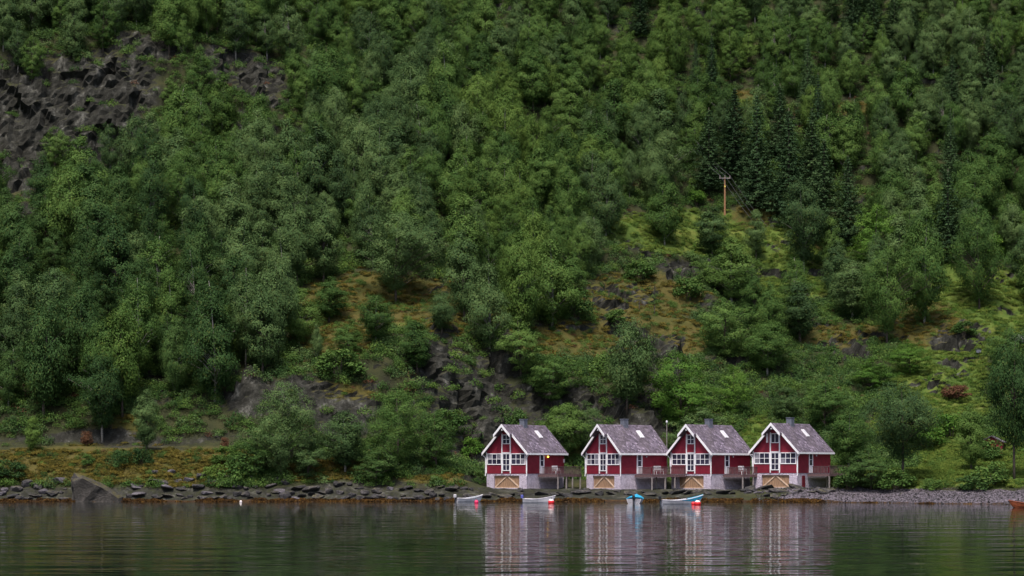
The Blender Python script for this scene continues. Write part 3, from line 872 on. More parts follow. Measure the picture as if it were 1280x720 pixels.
def rowboat(name, loc, rz, Lh, Bm, Dp, sheer, hull_m, in_m, engine, label, group, seats=(0.22, 0.48, 0.7), cover=False, rail_m=None, strake=False):
    r = empty(name, loc, rz)
    vs, fs, sec = boat_hull(Lh, Bm, Dp, sheer)
    MB().add(vs, fs).build("hull", hull_m, r, smooth=False)
    # gunwale following the sheer
    for k in (0, 8):
        pts = []
        for i in range(19):
            p = sec(i / 18, 0.02)[k]
            pts.append((p[0], p[1], p[2] + 0.02))
        MB().tube(pts, [0.042] * 19, 6).build("gunwale", rail_m or hull_m, r)
    # painted lining and benches
    v2, f2 = [], []
    for i in range(19):
        v2 += sec(i / 18, 0.075)
    for i in range(18):
        for k in range(8):
            f2.append((i * 9 + k + 1, (i + 1) * 9 + k + 1, (i + 1) * 9 + k, i * 9 + k))
    MB().add(v2, f2).build("lining", in_m, r)
    for u in seats:
        p = sec(u, 0.09)
        hw = abs(p[0][1]) * 0.97
        z = p[0][2] - 0.16
        MB().box(p[0][0] - 0.13, p[0][0] + 0.13, -hw, hw, z - 0.035, z).build("bench", in_m, r)
    if cover:     # painted foredeck
        v3, f3 = [], []
        for i in range(11, 19):
            p = sec(i / 18, 0.02)
            v3 += [(p[0][0], p[0][1], p[0][2] + .03), (p[0][0], 0, p[0][2] + 0.10), (p[8][0], p[8][1], p[8][2] + .03)]
        for i in range(7):
            f3 += [(i * 3, i * 3 + 3, i * 3 + 4, i * 3 + 1), (i * 3 + 1, i * 3 + 4, i * 3 + 5, i * 3 + 2)]
        MB().add(v3, f3).build("foredeck", in_m, r)
    if strake:    # coloured top strake rising to the bow
        for k, k2 in ((0, 1), (8, 7)):
            v4, f4 = [], []
            for i in range(8, 19):
                a_, b2 = Vector(sec(i / 18, -0.016)[k]), Vector(sec(i / 18, -0.016)[k2])
                v4 += [tuple(a_), tuple(a_.lerp(b2, 0.85 * min(1, (i - 7) / 7)))]
            for i in range(10): f4.append((i * 2, i * 2 + 2, i * 2 + 3, i * 2 + 1))
            MB().add(v4, f4).build("top_strake", in_m, r)
    if engine:
        p = sec(0.0, 0)
        x, z = p[0][0], p[0][2]
        e = MB().box(x - .34, x - .04, -.15, .15, z + .06, z + .46)
        e = e.build("outboard_motor", engine, r, bevel=0.05)
        MB().tube([(x - .16, 0, z + .08), (x - .18, 0, -0.30)], [.07, .055], 7).build("motor_leg", M['black'], e)
        MB().tube([(x - .06, 0, z + .22), (x + .45, 0, z + .34)], [.022, .03], 6).build("tiller", M['black'], e)
        MB().box(x - .13, x + .05, -.12, .12, z - .16, z + .058).build("clamp", M['black'], e)
    tag(r, label, "boat", group)
    return r

def buoy(px, py_mid, rad, mats, label, d=None):
    d = d or (CZ * F / (py_mid + rad * 3 - HZ))
    p = at(px, py_mid, d)
    r = empty("mooring_buoy", (p.x, p.y, rad * 0.35))
    bm = bmesh.new(); bmesh.ops.create_uvsphere(bm, u_segments=18, v_segments=12, radius=rad)
    for v in bm.verts:
        if v.co.z > 0: v.co.z *= 1.08
    low = bpy.data.meshes.new("float")
    bm.to_mesh(low); bm.free()
    for f in low.polygons:
        f.use_smooth = True
        f.material_index = 1 if f.center.z > rad * 0.62 and mats[1] else 0
    low.materials.append(M[mats[0]])
    if mats[1]: low.materials.append(M[mats[1]])
    link("float", low, r)
    MB().tube([(0, 0, rad * 0.98), (0, 0, rad * 1.2), (0.05 * rad * 4, 0, rad * 1.34), (0, 0.0, rad * 1.45)], [rad * .16, rad * .14, rad * .09, rad * .06], 6).build("eyelet", M['black'], r)
    tag(r, label, "buoy", "red mooring buoys by the boats")
    return r

G = "small boats moored in front of the boathouses"
def floatpt(px, py):
    d = CZ * F / (py - HZ)
    return ((px - 640) / F * d, d, 0.0)
rowboat("rowing_boat", floatpt(587, 627.2), math.radians(28), 3.5, 1.25, 0.62, 0.42, M['hull_white'], M['boat_teal'], M['hull_white'], "small white rowing boat with teal inside, leftmost of the moored boats", G)
rowboat("rowing_boat", floatpt(674.5, 628.6), math.radians(-14), 3.75, 1.35, 0.66, 0.42, M['hull_white'], M['boat_violet'], M['boat_violet'], "white rowing boat with violet motor cover below the leftmost boathouse", G)
rowboat("rowing_boat", floatpt(794, 629.2), math.radians(82), 4.2, 1.95, 0.78, 0.50, M['hull_white'], M['boat_blue'], M['black'], "bright blue and white boat seen end on, black outboard motor at its stern", G, cover=True, rail_m=M['boat_blue'])
rowboat("rowing_boat", floatpt(853, 630.2), math.radians(10), 4.75, 1.5, 0.66, 0.58, M['hull_white'], M['boat_blue'], M['black'], "longest white boat with turquoise foredeck and dark outboard motor", G, cover=True, strake=True)
rowboat("rowing_boat", floatpt(1287, 634.5), math.radians(176), 4.2, 1.4, 0.6, 0.35, M['boat_wood'], M['boat_wood'], None, "reddish brown wooden boat cut off by the right picture edge", G)
buoy(595.5, 625.5, 0.24, ('buoy_pink', None), "small pink-red buoy at the bow of the leftmost boat", 229)
buoy(689.0, 625.5, 0.36, ('buoy_red', 'buoy_white'), "red buoy with white cap at the bow of the boat with the violet motor cover", 226)
buoy(872.0, 626.0, 0.36, ('buoy_red', 'buoy_white'), "red and white buoy in front of the longest boat's bow", 217)
buoy(866.5, 624.6, 0.22, ('buoy_red', None), "smaller red buoy just left of the longest boat's bow buoy", 219.5)
buoy(787.0, 627.5, 0.18, ('buoy_red', None), "tiny red float left of the end-on blue boat's stern", 226)
b_ = buoy(301.0, 626.3, 0.15, ('buoy_white', None), "tiny white float on the water off the left bank", 234)
b_["group"] = "lone white float"

# ------------------------------------------------------------------ boulders
def hull_rock(seed, sx, sy, sz, n=22, mat='rock', rough=0.12):
    g = random.Random(seed)
    bm = bmesh.new()
    for i in range(n):
        v = Vector((g.gauss(0, 1), g.gauss(0, 1), g.gauss(0, 1))).normalized()
        k = g.uniform(0.75, 1.0)
        v = Vector((max(-.72, min(.72, v.x * k)), max(-.72, min(.72, v.y * k)), max(-.68, min(.68, v.z * k))))
        bm.verts.new((v.x * sx, v.y * sy, v.z * sz))
    r = bmesh.ops.convex_hull(bm, input=bm.verts)
    bmesh.ops.delete(bm, geom=[v for v in bm.verts if not v.link_faces], context='VERTS')
    bmesh.ops.bevel(bm, geom=list(bm.edges), offset=0.05 * min(sx, sy, sz), segments=1, affect='EDGES')
    bmesh.ops.triangulate(bm, faces=bm.faces)
    me = bpy.data.meshes.new("boulder"); bm.to_mesh(me); bm.free()
    me.materials.append(M[mat])
    return me
ROCKS_M = {k: [hull_rock(100 * j + s, 1.0, 0.8, 0.62, 18 + s % 3 * 5, k) for s in range(6)] for j, k in enumerate(('rock', 'rock_dark', 'rock_pale'))}
SLABS_M = {k: [hull_rock(900 + 50 * j + s, 1.5, 1.0, 0.34, 20, k) for s in range(5)] for j, k in enumerate(('rock', 'rock_dark', 'rock_pale'))}

# the big wedge-shaped boulder on the left
q0 = at(92, 585, 240)
prof = [(0.25, -1.2), (0.0, 1.1), (0.05, 2.6), (0.55, 3.35), (1.3, 3.15), (3.3, 2.2), (5.0, 1.2), (6.3, 0.5), (6.6, -1.2)]
mb = MB()
g = random.Random(5)
layers = [(0.0, 0.86, 0.15), (0.9, 1.0, 0.0), (2.4, 0.95, 0.0), (3.6, 0.7, 0.3)]
vs, fs = [], []
for dy, k, off in layers:
    for (x, z) in prof:
        vs.append((off + 3.2 + (x - 3.2) * k + g.uniform(-.14, .14), dy + 0.35 * (z < 1) * -1 + g.uniform(-.2, .2), z * k + g.uniform(-.1, .1)))
n = len(prof)
for l in range(3):
    for i in range(n - 1):
        fs.append((l * n + i, l * n + i + 1, (l + 1) * n + i + 1, (l + 1) * n + i))
fs.append(tuple(range(n))); fs.append(tuple(range(4 * n - 1, 3 * n - 1, -1)))
M['rock_brown'] = rock_mat('rock_brown', (0.014, 0.012, 0.010), (0.034, 0.029, 0.025), (0.085, 0.075, 0.068), moss=0.8, lichen=0.06, scale=0.9)
me = MB().add(vs, fs).mesh("boulder", M['rock_brown'])
bm = bmesh.new(); bm.from_mesh(me)
bmesh.ops.triangulate(bm, faces=bm.faces)
bmesh.ops.subdivide_edges(bm, edges=bm.edges, cuts=3, use_grid_fill=True)
for v in bm.verts:
    c = v.co
    a = float(fbm(np.array([c.x * 1.1]), np.array([c.y * 1.1]), np.array([c.z * 1.1]), 3)[0])
    v.co += Vector((c.x - 3, c.y - 1.8, c.z - 1)).normalized() * 0.22 * a
bm.to_mesh(me); bm.free()
big = link("boulder", me, loc=(q0.x, 237.2, 0.05))
tag(big, "huge wedge-shaped grey boulder standing in the water at the left bank", "boulder")

def put_rock(me, px, y, size, rz, sink=0.25, z=None):
    x = (px - 640) / F * y
    o = link("boulder", me, loc=(x, y, (ground(x, y) if z is None else z) + size * (0.35 - sink)))
    o.scale = (size, size, size * rnd.uniform(0.8, 1.15))
    o.rotation_euler = (rnd.uniform(-.25, .25), rnd.uniform(-.25, .25), rz)
    return o
def pick(seq, w):
    return rnd.choices(seq, w)[0]
BR = []
def band(px0, px1, n, y0, y1, s0, s1, where, kinds=(4, 4, 2), slab=0.35):
    made = []
    for i in range(n):
        px = px0 + (px1 - px0) * (i + rnd.uniform(0, 1)) / n
        if 84 < px < 160 and y0 < 242 and where == 'left': continue
        k = pick(('rock', 'rock_dark', 'rock_pale'), kinds)
        src = rnd.choice(SLABS_M[k] if rnd.random() < slab else ROCKS_M[k])
        y = rnd.uniform(y0, y1)
        o = put_rock(src, px, y, rnd.uniform(s0, s1) * (1.25 if rnd.random() < .12 else 1), rnd.uniform(0, 6.3))
        made.append((px, k, o))
    return made
COLN = {'rock': 'mid-grey', 'rock_dark': 'dark grey', 'rock_pale': 'pale lavender-grey'}
ORD = ["leftmost", "second from left", "third from left", "fourth from left", "fifth from left", "sixth from left", "seventh from left", "eighth from left", "ninth from left", "tenth from left", "eleventh from left", "twelfth from left"]
def name_rocks(lst, what, group, cell):
    """rocks are told apart by tone, stretch of bank and order from the left"""
    by = {}
    for px, k, o in lst:
        by.setdefault((cell(px), k), []).append((px, o))
    for (c, k), v in by.items():
        v.sort(key=lambda t: t[0])
        for i, (px, o) in enumerate(v):
            w = ORD[i] + " " if len(v) > 1 and i < len(ORD) else ("" if len(v) == 1 else "further right ")
            tag(o, f"{w}{COLN[k]} {what} {c}", "boulder", group)
def cell_left(px):
    for lim, c in ((84, "on the bank left of the huge wedge-shaped boulder"), (200, "just right of the huge wedge-shaped boulder"), (255, "below the golden embankment"),
                   (320, "before the shrubs at the embankment's end"), (400, "below the tall waterside birch"), (470, "between the two waterside trees"), (540, "below the round waterside trees"), (2000, "on the bank left of the boathouses")):
        if px < lim: return c
lst = band(2, 320, 38, 238.4, 240.0, 0.35, 1.0, 'left') + band(0, 320, 28, 240.2, 241.8, 0.35, 1.2, 'left', (4, 4, 2)) + band(190, 330, 10, 241.5, 243.5, 0.7, 1.3, 'left', (4, 3, 3))
lst += band(320, 600, 34, 238.6, 240.3, 0.5, 0.95, 'mid', (4, 6, 1)) + band(320, 600, 24, 240.4, 242.4, 0.5, 1.1, 'mid', (4, 6, 1))
name_rocks(lst, "boulder", "boulders along the left bank", cell_left)
def cell_house(px):
    for lim, c in ((665, "under the leftmost boathouse's doors"), (735, "under the leftmost deck"), (790, "under the second boathouse's doors"), (845, "under the second deck"), (900, "under the third boathouse's doors"), (942, "beside the third deck's post"), (1000, "under the rightmost boathouse's doors"), (2000, "on the beach right of the rightmost boathouse")):
        if px < lim: return c
lst = band(606, 1000, 26, 239.3, 241.3, 0.6, 1.2, 'house', (3, 6, 0), 0.85) + band(606, 1000, 16, 241.0, 242.6, 0.4, 0.8, 'house', (3, 6, 1), 0.8) + band(930, 1040, 10, 236.5, 239.5, 0.5, 1.1, 'house', (4, 4, 3), 0.8)
name_rocks(lst, "flat rock", "flat rocks in front of the boathouses", cell_house)

# pale rock at the right edge of the meadow and the slope stones
for px, py, s, lab in ((1274, 428, 1.7, "pale lavender rock at the right picture edge beside the meadow trees"), (860, 614, 0.6, None)):
    if lab:
        p = shoot(px, py)
        o = link("boulder", ROCKS_M['rock_pale'][2], loc=(p.x, p.y, p.z + .5)); o.scale = (s, s, s)
        tag(o, lab, "boulder")

# fence posts on the golden ledge
for i, (px, py) in enumerate(((761, 373), (781, 380), (799, 388), (818, 393), (806, 386))):
    if i == 4: continue
    p = shoot(px, py)
    f = empty("fence_post", p)
    MB().tube([(0, 0, -0.3), (0.02, 0, 0.7), (0.05, 0, 1.35)], [0.085, 0.08, 0.07], 6).build("post", M['bark_dark'], f)
    MB().box(-0.04, 0.06, -0.10, -0.07, 1.0, 1.1).build("insulator", M['black'], f)
    tag(f, ORD[i] + " thin dark fence post on the golden ledge above the boathouses", "fence post", "fence posts on the golden ledge")

# power line pole with wires
M['pole_wood'] = paint("pole_wood", (0.30, 0.155, 0.075), 0.8, 0.25, 2.0, stretch=(4, 4, 1))
M['wire'] = paint("wire", (0.12, 0.12, 0.13), 0.6, 0.1)
M['yellow'] = paint("yellow_plate", (0.80, 0.60, 0.12), 0.5, 0.05)
pp = shoot(906, 268)
ptop = at(904.5, 221, pp.y).z
H = ptop - pp.z
pole = empty("power_pole", (pp.x, pp.y, pp.z))
MB().tube([(0, 0, -0.5), (0.02, 0, H * 0.5), (0, 0, H)], [0.19, 0.16, 0.13], 8).build("pole", M['pole_wood'], pole)
arm = MB().box(-0.95, 0.95, -0.21, -0.13, H - 0.32, H - 0.18).build("crossarm", M['wood_post'], pole)
for dx in (-0.85, 0.0, 0.85):
    MB().tube([(dx, -0.17, H - 0.18), (dx, -0.17, H + 0.10), (dx, -0.17, H + 0.22)], [0.045, 0.06, 0.03], 7).build("insulator", M['wood_post'], arm)
MB().box(-0.13, 0.13, -0.20, -0.17, H * 0.72, H * 0.72 + 0.28).build("warning_plate", M['yellow'], pole)
tag(pole, "brown wooden power pole with small yellow plate on the upper meadow", "power pole")
up_a = shoot(846, 172); lo_b = shoot(962, 300)
k = 0
for dx, nm in ((-0.85, "left wire of the three"), (0.0, "middle wire of the three"), (0.85, "right wire of the three")):
    wtop = Vector((pp.x + dx, pp.y - 0.17, pp.z + H + 0.22))
    for end, sag, lab in ((Vector((up_a.x + dx, up_a.y, up_a.z + 3.0)), 0.8, "running uphill from the power pole"), (Vector((lo_b.x + dx + 1, lo_b.y + 3, lo_b.z + 0.6)), 0.5, "slanting down to the meadow from the power pole")):
        pts = []
        for i in range(15):
            t = i / 14
            p = wtop.lerp(end, t); p.z -= sag * 4 * t * (1 - t)
            pts.append(p - wtop)
        o = MB().tube(pts, [0.022] * 15, 4).build("power_wire", M['wire'])
        o.location = wtop
        tag(o, f"{nm} {lab}", "wire", "wires of the power pole")

# dark box on a post and the half hidden red shed on the right
p = shoot(1223, 447)
s = empty("post_box", p)
MB().tube([(0, 0, -.3), (0, 0, 0.7)], [.09, .08], 6).build("post", M['bark_dark'], s)
MB().box(-.36, .36, -.2, .25, .7, 1.15).build("box", M['grey_metal'], s)
MB().prism_y([(-.45, 1.14), (0, 1.36), (.45, 1.14), (.45, 1.2), (0, 1.43), (-.45, 1.2)], -.28, .33).build("roof", M['black'], s)
tag(s, "small dark box on a post on the meadow above the right beach", "box")
p = shoot(1243, 566)
s = empty("garden_shed", (p.x, p.y + 1.0, p.z - 0.3), math.radians(-20))
MB().prism_y([(-1.3, 0), (1.3, 0), (1.3, 1.7), (0, 2.35), (-1.3, 1.7)], -1.2, 1.2).build("wall", M['red'], s)
for sd in (-1, 1):
    MB().prism_y([(0, 2.5), (sd * 1.6, 1.72), (sd * 1.6, 1.6), (0, 2.38)], -1.5, 1.5).build("roof_slope", M['rock_pale'], s)
MB().box(-.45, .35, -1.25, -1.205, 0.05, 1.75).build("door", M['boat_wood'], s)
tag(s, "little red shed with grey roof half hidden by bushes at the right", "shed")

# ------------------------------------------------------------------ trees
def leaves_mesh(name, pos, nor, size, clump, mat, aspect=0.55, extra=None, seed=0, droop=None):
    """one small quad per leaf spray"""
    g = np.random.default_rng(seed)
    n = len(pos)
    nor = nor / (np.linalg.norm(nor, axis=1, keepdims=True) + 1e-9)
    t = g.normal(size=(n, 3))
    if droop is not None:
        t = t * (1 - droop) + np.array([0, 0, -1.0]) * droop * 1.6
    t -= nor * (t * nor).sum(1, keepdims=True)
    t /= np.linalg.norm(t, axis=1, keepdims=True) + 1e-9
    b = np.cross(nor, t)
    L = (size * g.uniform(0.65, 1.35, n))[:, None] * 0.5
    W = L * aspect
    sk = g.uniform(-0.35, 0.35, n)[:, None]
    V = np.stack([pos - t * L, pos + b * W + t * L * sk, pos + t * L, pos - b * W - t * L * sk * 0.6], 1).reshape(-1, 3)
    Fq = np.arange(4 * n).reshape(-1, 4)
    if extra is not None:
        ev, ef = extra
    me = mesh_np(name, V, Fq, mat)
    a = me.attributes.new("clump", 'FLOAT', 'FACE'); a.data.foreach_set("value", clump.astype(np.float32))
    a = me.attributes.new("leaf", 'FLOAT', 'FACE'); a.data.foreach_set("value", g.uniform(0, 1, n).astype(np.float32))
    return me

def sphere_dirs(g, n, zmin=-1.0):
    z = g.uniform(zmin, 1, n); a = g.uniform(0, 2 * np.pi, n); r = np.sqrt(1 - z * z)
    return np.stack([r * np.cos(a), r * np.sin(a), z], 1)

def broadleaf(seed, H=10.0, W=6.0, low=0.14, nclump=90, per=165, leaf=0.185, peak=0.42, power=1.0, csize=1.0, droop=0.3, lean=0.0):
    """returns crown arrays (pos, nor, clump id) and trunk MB"""
    g = np.random.default_rng(seed)
    lob = g.uniform(0, 6.28, 4); lam = g.uniform(0.08, 0.22, 4)
    bend = np.array([g.uniform(-.5, .5) + lean, g.uniform(-.5, .5), 0])
    C, Rr = [], []
    k = 0
    while len(C) < nclump:
        u = g.uniform(0, 1)
        tt = low + (0.97 - low) * u
        s = (tt - low) / (1 - low)
        prof = (s / peak) ** 0.6 if s < peak else max(0.0, 1 - ((s - peak) / (1 - peak)) ** 1.7) ** (0.75 * power)
        if g.uniform() > 0.25 + 0.75 * prof: continue
        a = g.uniform(0, 6.283)
        lobes = 1 + sum(lam[i] * math.sin((i + 1) * a + lob[i] + 5 * s) for i in range(4))
        rad = W / 2 * prof * lobes
        rr = rad * math.sqrt(g.uniform(0.12, 1.0)) * g.choice([1.0, 1.0, 1.0, 1.16])
        c = np.array([rr * math.cos(a), rr * math.sin(a), tt * H]) + bend * s * s
        C.append(c)
        Rr.append(csize * (0.50 + 0.38 * g.uniform() + 0.25 * prof) * (0.8 if s > .85 else 1))
    C = np.array(C); Rr = np.array(Rr)
    cid = g.uniform(0, 1, nclump)
    P_, N_, K_ = [], [], []
    for c, r, q_ in zip(C, Rr, cid):
        n = int(per * (r / 0.8) ** 2)
        d = sphere_dirs(g, n, -0.55)
        rad = r * g.uniform(0.55, 1.08, n)[:, None] * (1 + 0.25 * np.sin(d[:, :1] * 7 + q_ * 20))
        p = c + d * rad * np.array([1.0, 1.0, 0.72])
        p[:, 2] -= droop * g.uniform(0, 1, n) ** 2 * (1 - d[:, 2]) * r
        P_.append(p)
        ax = np.array([bend[0] * .3, bend[1] * .3, H * (low + .35 * (1 - low))])
        out = (p - ax) / np.array([W * .5, W * .5, H * .5])
        N_.append(0.75 * d + 0.27 * g.normal(size=(n, 3)) + 0.85 * out + np.array([0, 0, 0.25]))
        K_.append(np.full(n, q_))
    # trunk and limbs
    mb = MB()
    pts, rad = [], []
    for i in range(8):
        s = i / 7
        z = H * 0.93 * s
        b_ = bend * max(0, (s - low) / (1 - low)) ** 2
        pts.append((b_[0] + 0.10 * math.sin(3 * s + seed), b_[1] + 0.10 * math.cos(2.3 * s + seed), z - (0.4 if i == 0 else 0)))
        rad.append(0.021 * H * (1 - s) ** 0.9 * 0.62 + 0.02)
    mb.tube(pts, rad, 7)
    order = np.argsort(-np.hypot(C[:, 0], C[:, 1]))[:22]
    for j in order:
        c = C[j]
        s0 = max(low * 0.75, (c[2] - 0.45 * math.hypot(c[0], c[1]) - 0.6) / H)
        s0 = min(s0, 0.85)
        i0 = min(6, int(s0 / 0.93 * 7)); f_ = s0 / 0.93 * 7 - i0
        a = Vector(pts[i0]).lerp(Vector(pts[i0 + 1]), max(0, min(1, f_)))
        e = Vector(c)
        m_ = a.lerp(e, 0.55) + Vector((0, 0, 0.25))
        r0 = 0.055 * (1 - s0) + 0.02
        mb.tube([a, m_, e], [r0, r0 * 0.6, 0.012], 5, cap=False)
    return np.concatenate(P_), np.concatenate(N_), np.concatenate(K_), leaf, mb, droop

def spruce(seed, H=15.0, W=5.2):
    g = np.random.default_rng(seed)
    P_, N_, K_ = [], [], []
    z = 0.9
    mb = MB().tube([(0, 0, -.4), (0, 0, H * .5), (0, 0, H * .99)], [0.2, 0.12, 0.02], 7)
    while z < H * 0.985:
        s = z / H
        R = W / 2 * (1 - s) ** 0.82 * min(1.0, 0.55 + s * 3) + 0.12
        nb = int(7 + 4 * (1 - s))
        a0 = g.uniform(0, 6.28)
        for b in range(nb):
            a = a0 + 6.283 * b / nb + g.uniform(-.3, .3)
            L = R * g.uniform(0.72, 1.12)
            n = max(7, int(38 * L))
            q_ = g.uniform(0, 1)
            u = g.uniform(0.12, 1.0, n)
            side = g.uniform(-1, 1, n) * (0.36 * L * (1.05 - u)) + g.normal(0, .04, n)
            drop = -0.32 * L * u + 0.16 * L * u * u + g.normal(0, 0.05, n) - np.abs(side) * 0.30 - g.uniform(0, .22, n)
            p = np.stack([math.cos(a) * L * u - math.sin(a) * side, math.sin(a) * L * u + math.cos(a) * side, z + drop], 1)
            nn = np.stack([np.full(n, math.cos(a) * 0.55), np.full(n, math.sin(a) * 0.55), np.full(n, 0.75)], 1) + 0.5 * g.normal(size=(n, 3))
            P_.append(p); N_.append(nn); K_.append(np.full(n, q_))
        z += 0.36 + 0.1 * g.uniform()
    return np.concatenate(P_), np.concatenate(N_), np.concatenate(K_), 0.21, mb, 0.35

def bush(seed, H=2.0, W=2.8, n=26, per=80, leaf=0.17):
    g = np.random.default_rng(seed)
    P_, N_, K_ = [], [], []
    mb = MB()
    for i in range(n):
        a = g.uniform(0, 6.28); s = g.uniform(0.15, 1)
        rr = W / 2 * math.sqrt(g.uniform(0.02, 1)) * math.sqrt(max(0.05, 1 - (s - .25) ** 2 * 1.1)) * 0.8
        c = np.array([rr * math.cos(a), rr * math.sin(a), s * H * 0.82])
        r = 0.30 + 0.22 * g.uniform()
        r *= W / 2.8
        m = int(per * (0.7 + .6 * g.uniform()))
        d = sphere_dirs(g, m, -0.5)
        P_.append(c + d * r * g.uniform(.5, 1.1, m)[:, None]); N_.append(d + .5 * g.normal(size=(m, 3)) + np.array([0, 0, .3])); K_.append(np.full(m, g.uniform()))
        if i < 9:
            mb.tube([(0.1 * math.cos(a), 0.1 * math.sin(a), -.2), (c[0] * .5, c[1] * .5, c[2] * .6), tuple(c)], [.035, .022, .008], 5, cap=False)
    return np.concatenate(P_), np.concatenate(N_), np.concatenate(K_), leaf, mb, 0.1

SHAPES = {
 'birch': [broadleaf(1, W=4.6, low=.10, peak=.36, power=1.2, nclump=115, csize=0.93), broadleaf(2, W=4.0, low=.14, peak=.30, power=1.4, nclump=100, csize=0.90), broadleaf(3, W=5.4, low=.14, peak=.45, nclump=120, csize=0.95), broadleaf(4, W=4.8, low=.08, peak=.33, power=1.3, nclump=120, csize=0.93, droop=.5),
           broadleaf(5, W=3.6, low=.12, peak=.36, power=1.3, nclump=86, csize=0.86), broadleaf(6, W=5.8, low=.18, peak=.5, nclump=125, csize=0.99), broadleaf(7, W=4.4, low=.10, peak=.4, nclump=96, csize=0.88, lean=.7), broadleaf(8, W=5.0, low=.16, peak=.4, droop=.6, nclump=105, csize=0.95)],
 'big': [broadleaf(21, H=12, W=9.5, low=.16, nclump=190, per=130, peak=.48, csize=.98), broadleaf(22, H=12, W=8.6, low=.10, nclump=185, per=130, peak=.42, csize=.95), broadleaf(23, H=12, W=8.0, low=.22, nclump=150, per=135, peak=.5, droop=.6)],
 'alder': [broadleaf(31, W=5.8, low=.06, peak=.36, nclump=110, csize=.82, droop=.1), broadleaf(32, W=5.0, low=.05, peak=.32, nclump=100, csize=.8, droop=.1, power=1.25), broadleaf(33, W=6.6, low=.08, peak=.42, nclump=125, csize=.82, droop=.15)],
 'spruce': [spruce(41), spruce(42, W=4.6), spruce(43, H=15, W=6.0)],
 'bush': [bush(51), bush(52, H=1.7, W=3.2), bush(53, H=2.4, W=2.6, n=30)],
}
EXT = {k: [float(2 * np.percentile(np.hypot(v[0][:, 0], v[0][:, 1]), 95)) for v in l] for k, l in SHAPES.items()}
TOPZ = {k: [float(np.percentile(v[0][:, 2], 99.7)) for v in l] for k, l in SHAPES.items()}
NOMH = {'birch': 10.0, 'big': 12.0, 'alder': 10.0, 'spruce': 15.0, 'bush': 2.0}
MESH = {}
def tree_mesh(kind, var, mat):
    key = (kind, var, mat)
    if key not in MESH:
        p, n, k, lf, mb, dr = SHAPES[kind][var]
        asp = 0.42 if kind == 'spruce' else 0.58
        cr = leaves_mesh("crown", p, n, lf, k, M[mat], aspect=asp, seed=var + 3, droop=dr)
        tk = MESH.get((kind, var, 'trunk'))
        if tk is None:
            tk = mb.mesh("trunk", M['bark_birch'] if kind in ('birch',) and var % 3 != 1 else M['bark_dark'], smooth=True)
            MESH[(kind, var, 'trunk')] = tk
        MESH[key] = (cr, tk)
    return MESH[key]

TREES = []
def add_tree(kind, var, mat, x, y, z, h, wk=1.0, hero=None, lab=None, cat=None, group=None, name=None):
    s = h / TOPZ[kind][var]
    wid = EXT[kind][var] * s * wk
    TREES.append(dict(kind=kind, var=var, mat=mat, x=x, y=y, z=z, h=h, s=s, wk=wk, w=wid, rot=rnd.uniform(0, 6.283), hero=hero, lab=lab, cat=cat, group=group, name=name))

def hero(px, py, top, width, kind, mat, label, var=None, name=None, depth=None):
    """a tree picked out in the photograph: foot at row py, tip at row top"""
    if depth is None:
        p = shoot(px, py)
        if p is None: return
        x, y, z = p
    else:
        y = depth; x = (px - 640) / F * y; z = ground(x, y)
    h = (HZ - top) / F * y + CZ - z
    n = len(SHAPES[kind])
    var = (var if var is not None else rnd.randrange(n)) % n
    s = h / TOPZ[kind][var]
    wk = (width / F * y) / (EXT[kind][var] * s)
    cat = {'spruce': 'spruce', 'bush': 'bush'}.get(kind, 'tree')
    nm = name or {'birch': 'birch_tree', 'big': 'broadleaf_tree', 'alder': 'alder_tree', 'spruce': 'spruce_tree', 'bush': 'bush'}[kind]
    add_tree(kind, var, mat, x, y, z - 0.15, h, max(.5, min(1.9, wk)), True, label, cat, None, nm)

# waterside and slope trees one can point to
hero(352, 600, 476, 92, 'big', 'leaf_grey', "tall grey-green tree at the water's edge at the embankment's right end", 1)
hero(318, 602, 540, 60, 'alder', 'leaf_dull', "low leafy tree at the left foot of the tall waterside tree", 0)
hero(385, 600, 535, 50, 'alder', 'leaf_grey', "low grey-green tree at the right foot of the tall waterside tree", 1)
hero(432, 590, 513, 62, 'birch', 'leaf_grey', "pale grey-green birch between the two waterside tree groups", 2)
hero(497, 592, 488, 84, 'big', 'leaf_dull', "round-crowned waterside tree with light green top left of the boathouses", 0)
hero(545, 588, 512, 62, 'alder', 'leaf_dull', "slanting low tree closest to the leftmost boathouse on its left side", 2)
hero(470, 604, 560, 60, 'alder', 'leaf_dark', "dark low tree under the round waterside tree", 0)
hero(495, 378, 264, 108, 'big', 'leaf_grey', "broad round birch standing alone on the golden ledge", 0)
hero(580, 402, 288, 52, 'birch', 'leaf_grey', "slim pale birch at the right end of the left golden ledge", 1)
hero(470, 430, 368, 46, 'birch', 'leaf_dull', "small birch below the broad round ledge birch", 2)
hero(522, 466, 400, 46, 'birch', 'leaf_dull', "small birch in front of the grey outcrop below the golden ledge", 4)
hero(612, 440, 330, 60, 'birch', 'leaf_grey', "grey-green birch above the leftmost boathouse, upper of two", 3)
hero(690, 410, 300, 74, 'birch', 'leaf_dull', "full birch at the left end of the right golden ledge", 3)
hero(650, 470, 395, 62, 'alder', 'leaf_dull', "dark alder above the leftmost boathouse's roof ridge", 0)
hero(690, 505, 442, 70, 'alder', 'leaf_dull', "leafy alder on the rocks above the gap between the first two boathouses", 2)
hero(703, 566, 503, 66, 'birch', 'leaf_dull', "birch right behind the leftmost boathouse's roof", 5, depth=263)
hero(735, 545, 500, 44, 'alder', 'leaf_grey', "low grey-green alder in the gap behind the first deck", 1, depth=265)
hero(785, 515, 398, 70, 'birch', 'leaf_grey', "tall drooping birch above the second boathouse's chimney", 7)
hero(850, 540, 442, 92, 'alder', 'leaf_bright', "bright green broad tree above the gap between second and third boathouse", 2)
hero(918, 520, 455, 44, 'alder', 'leaf_bright', "narrow bright green tree above the third boathouse's roof end", 1)
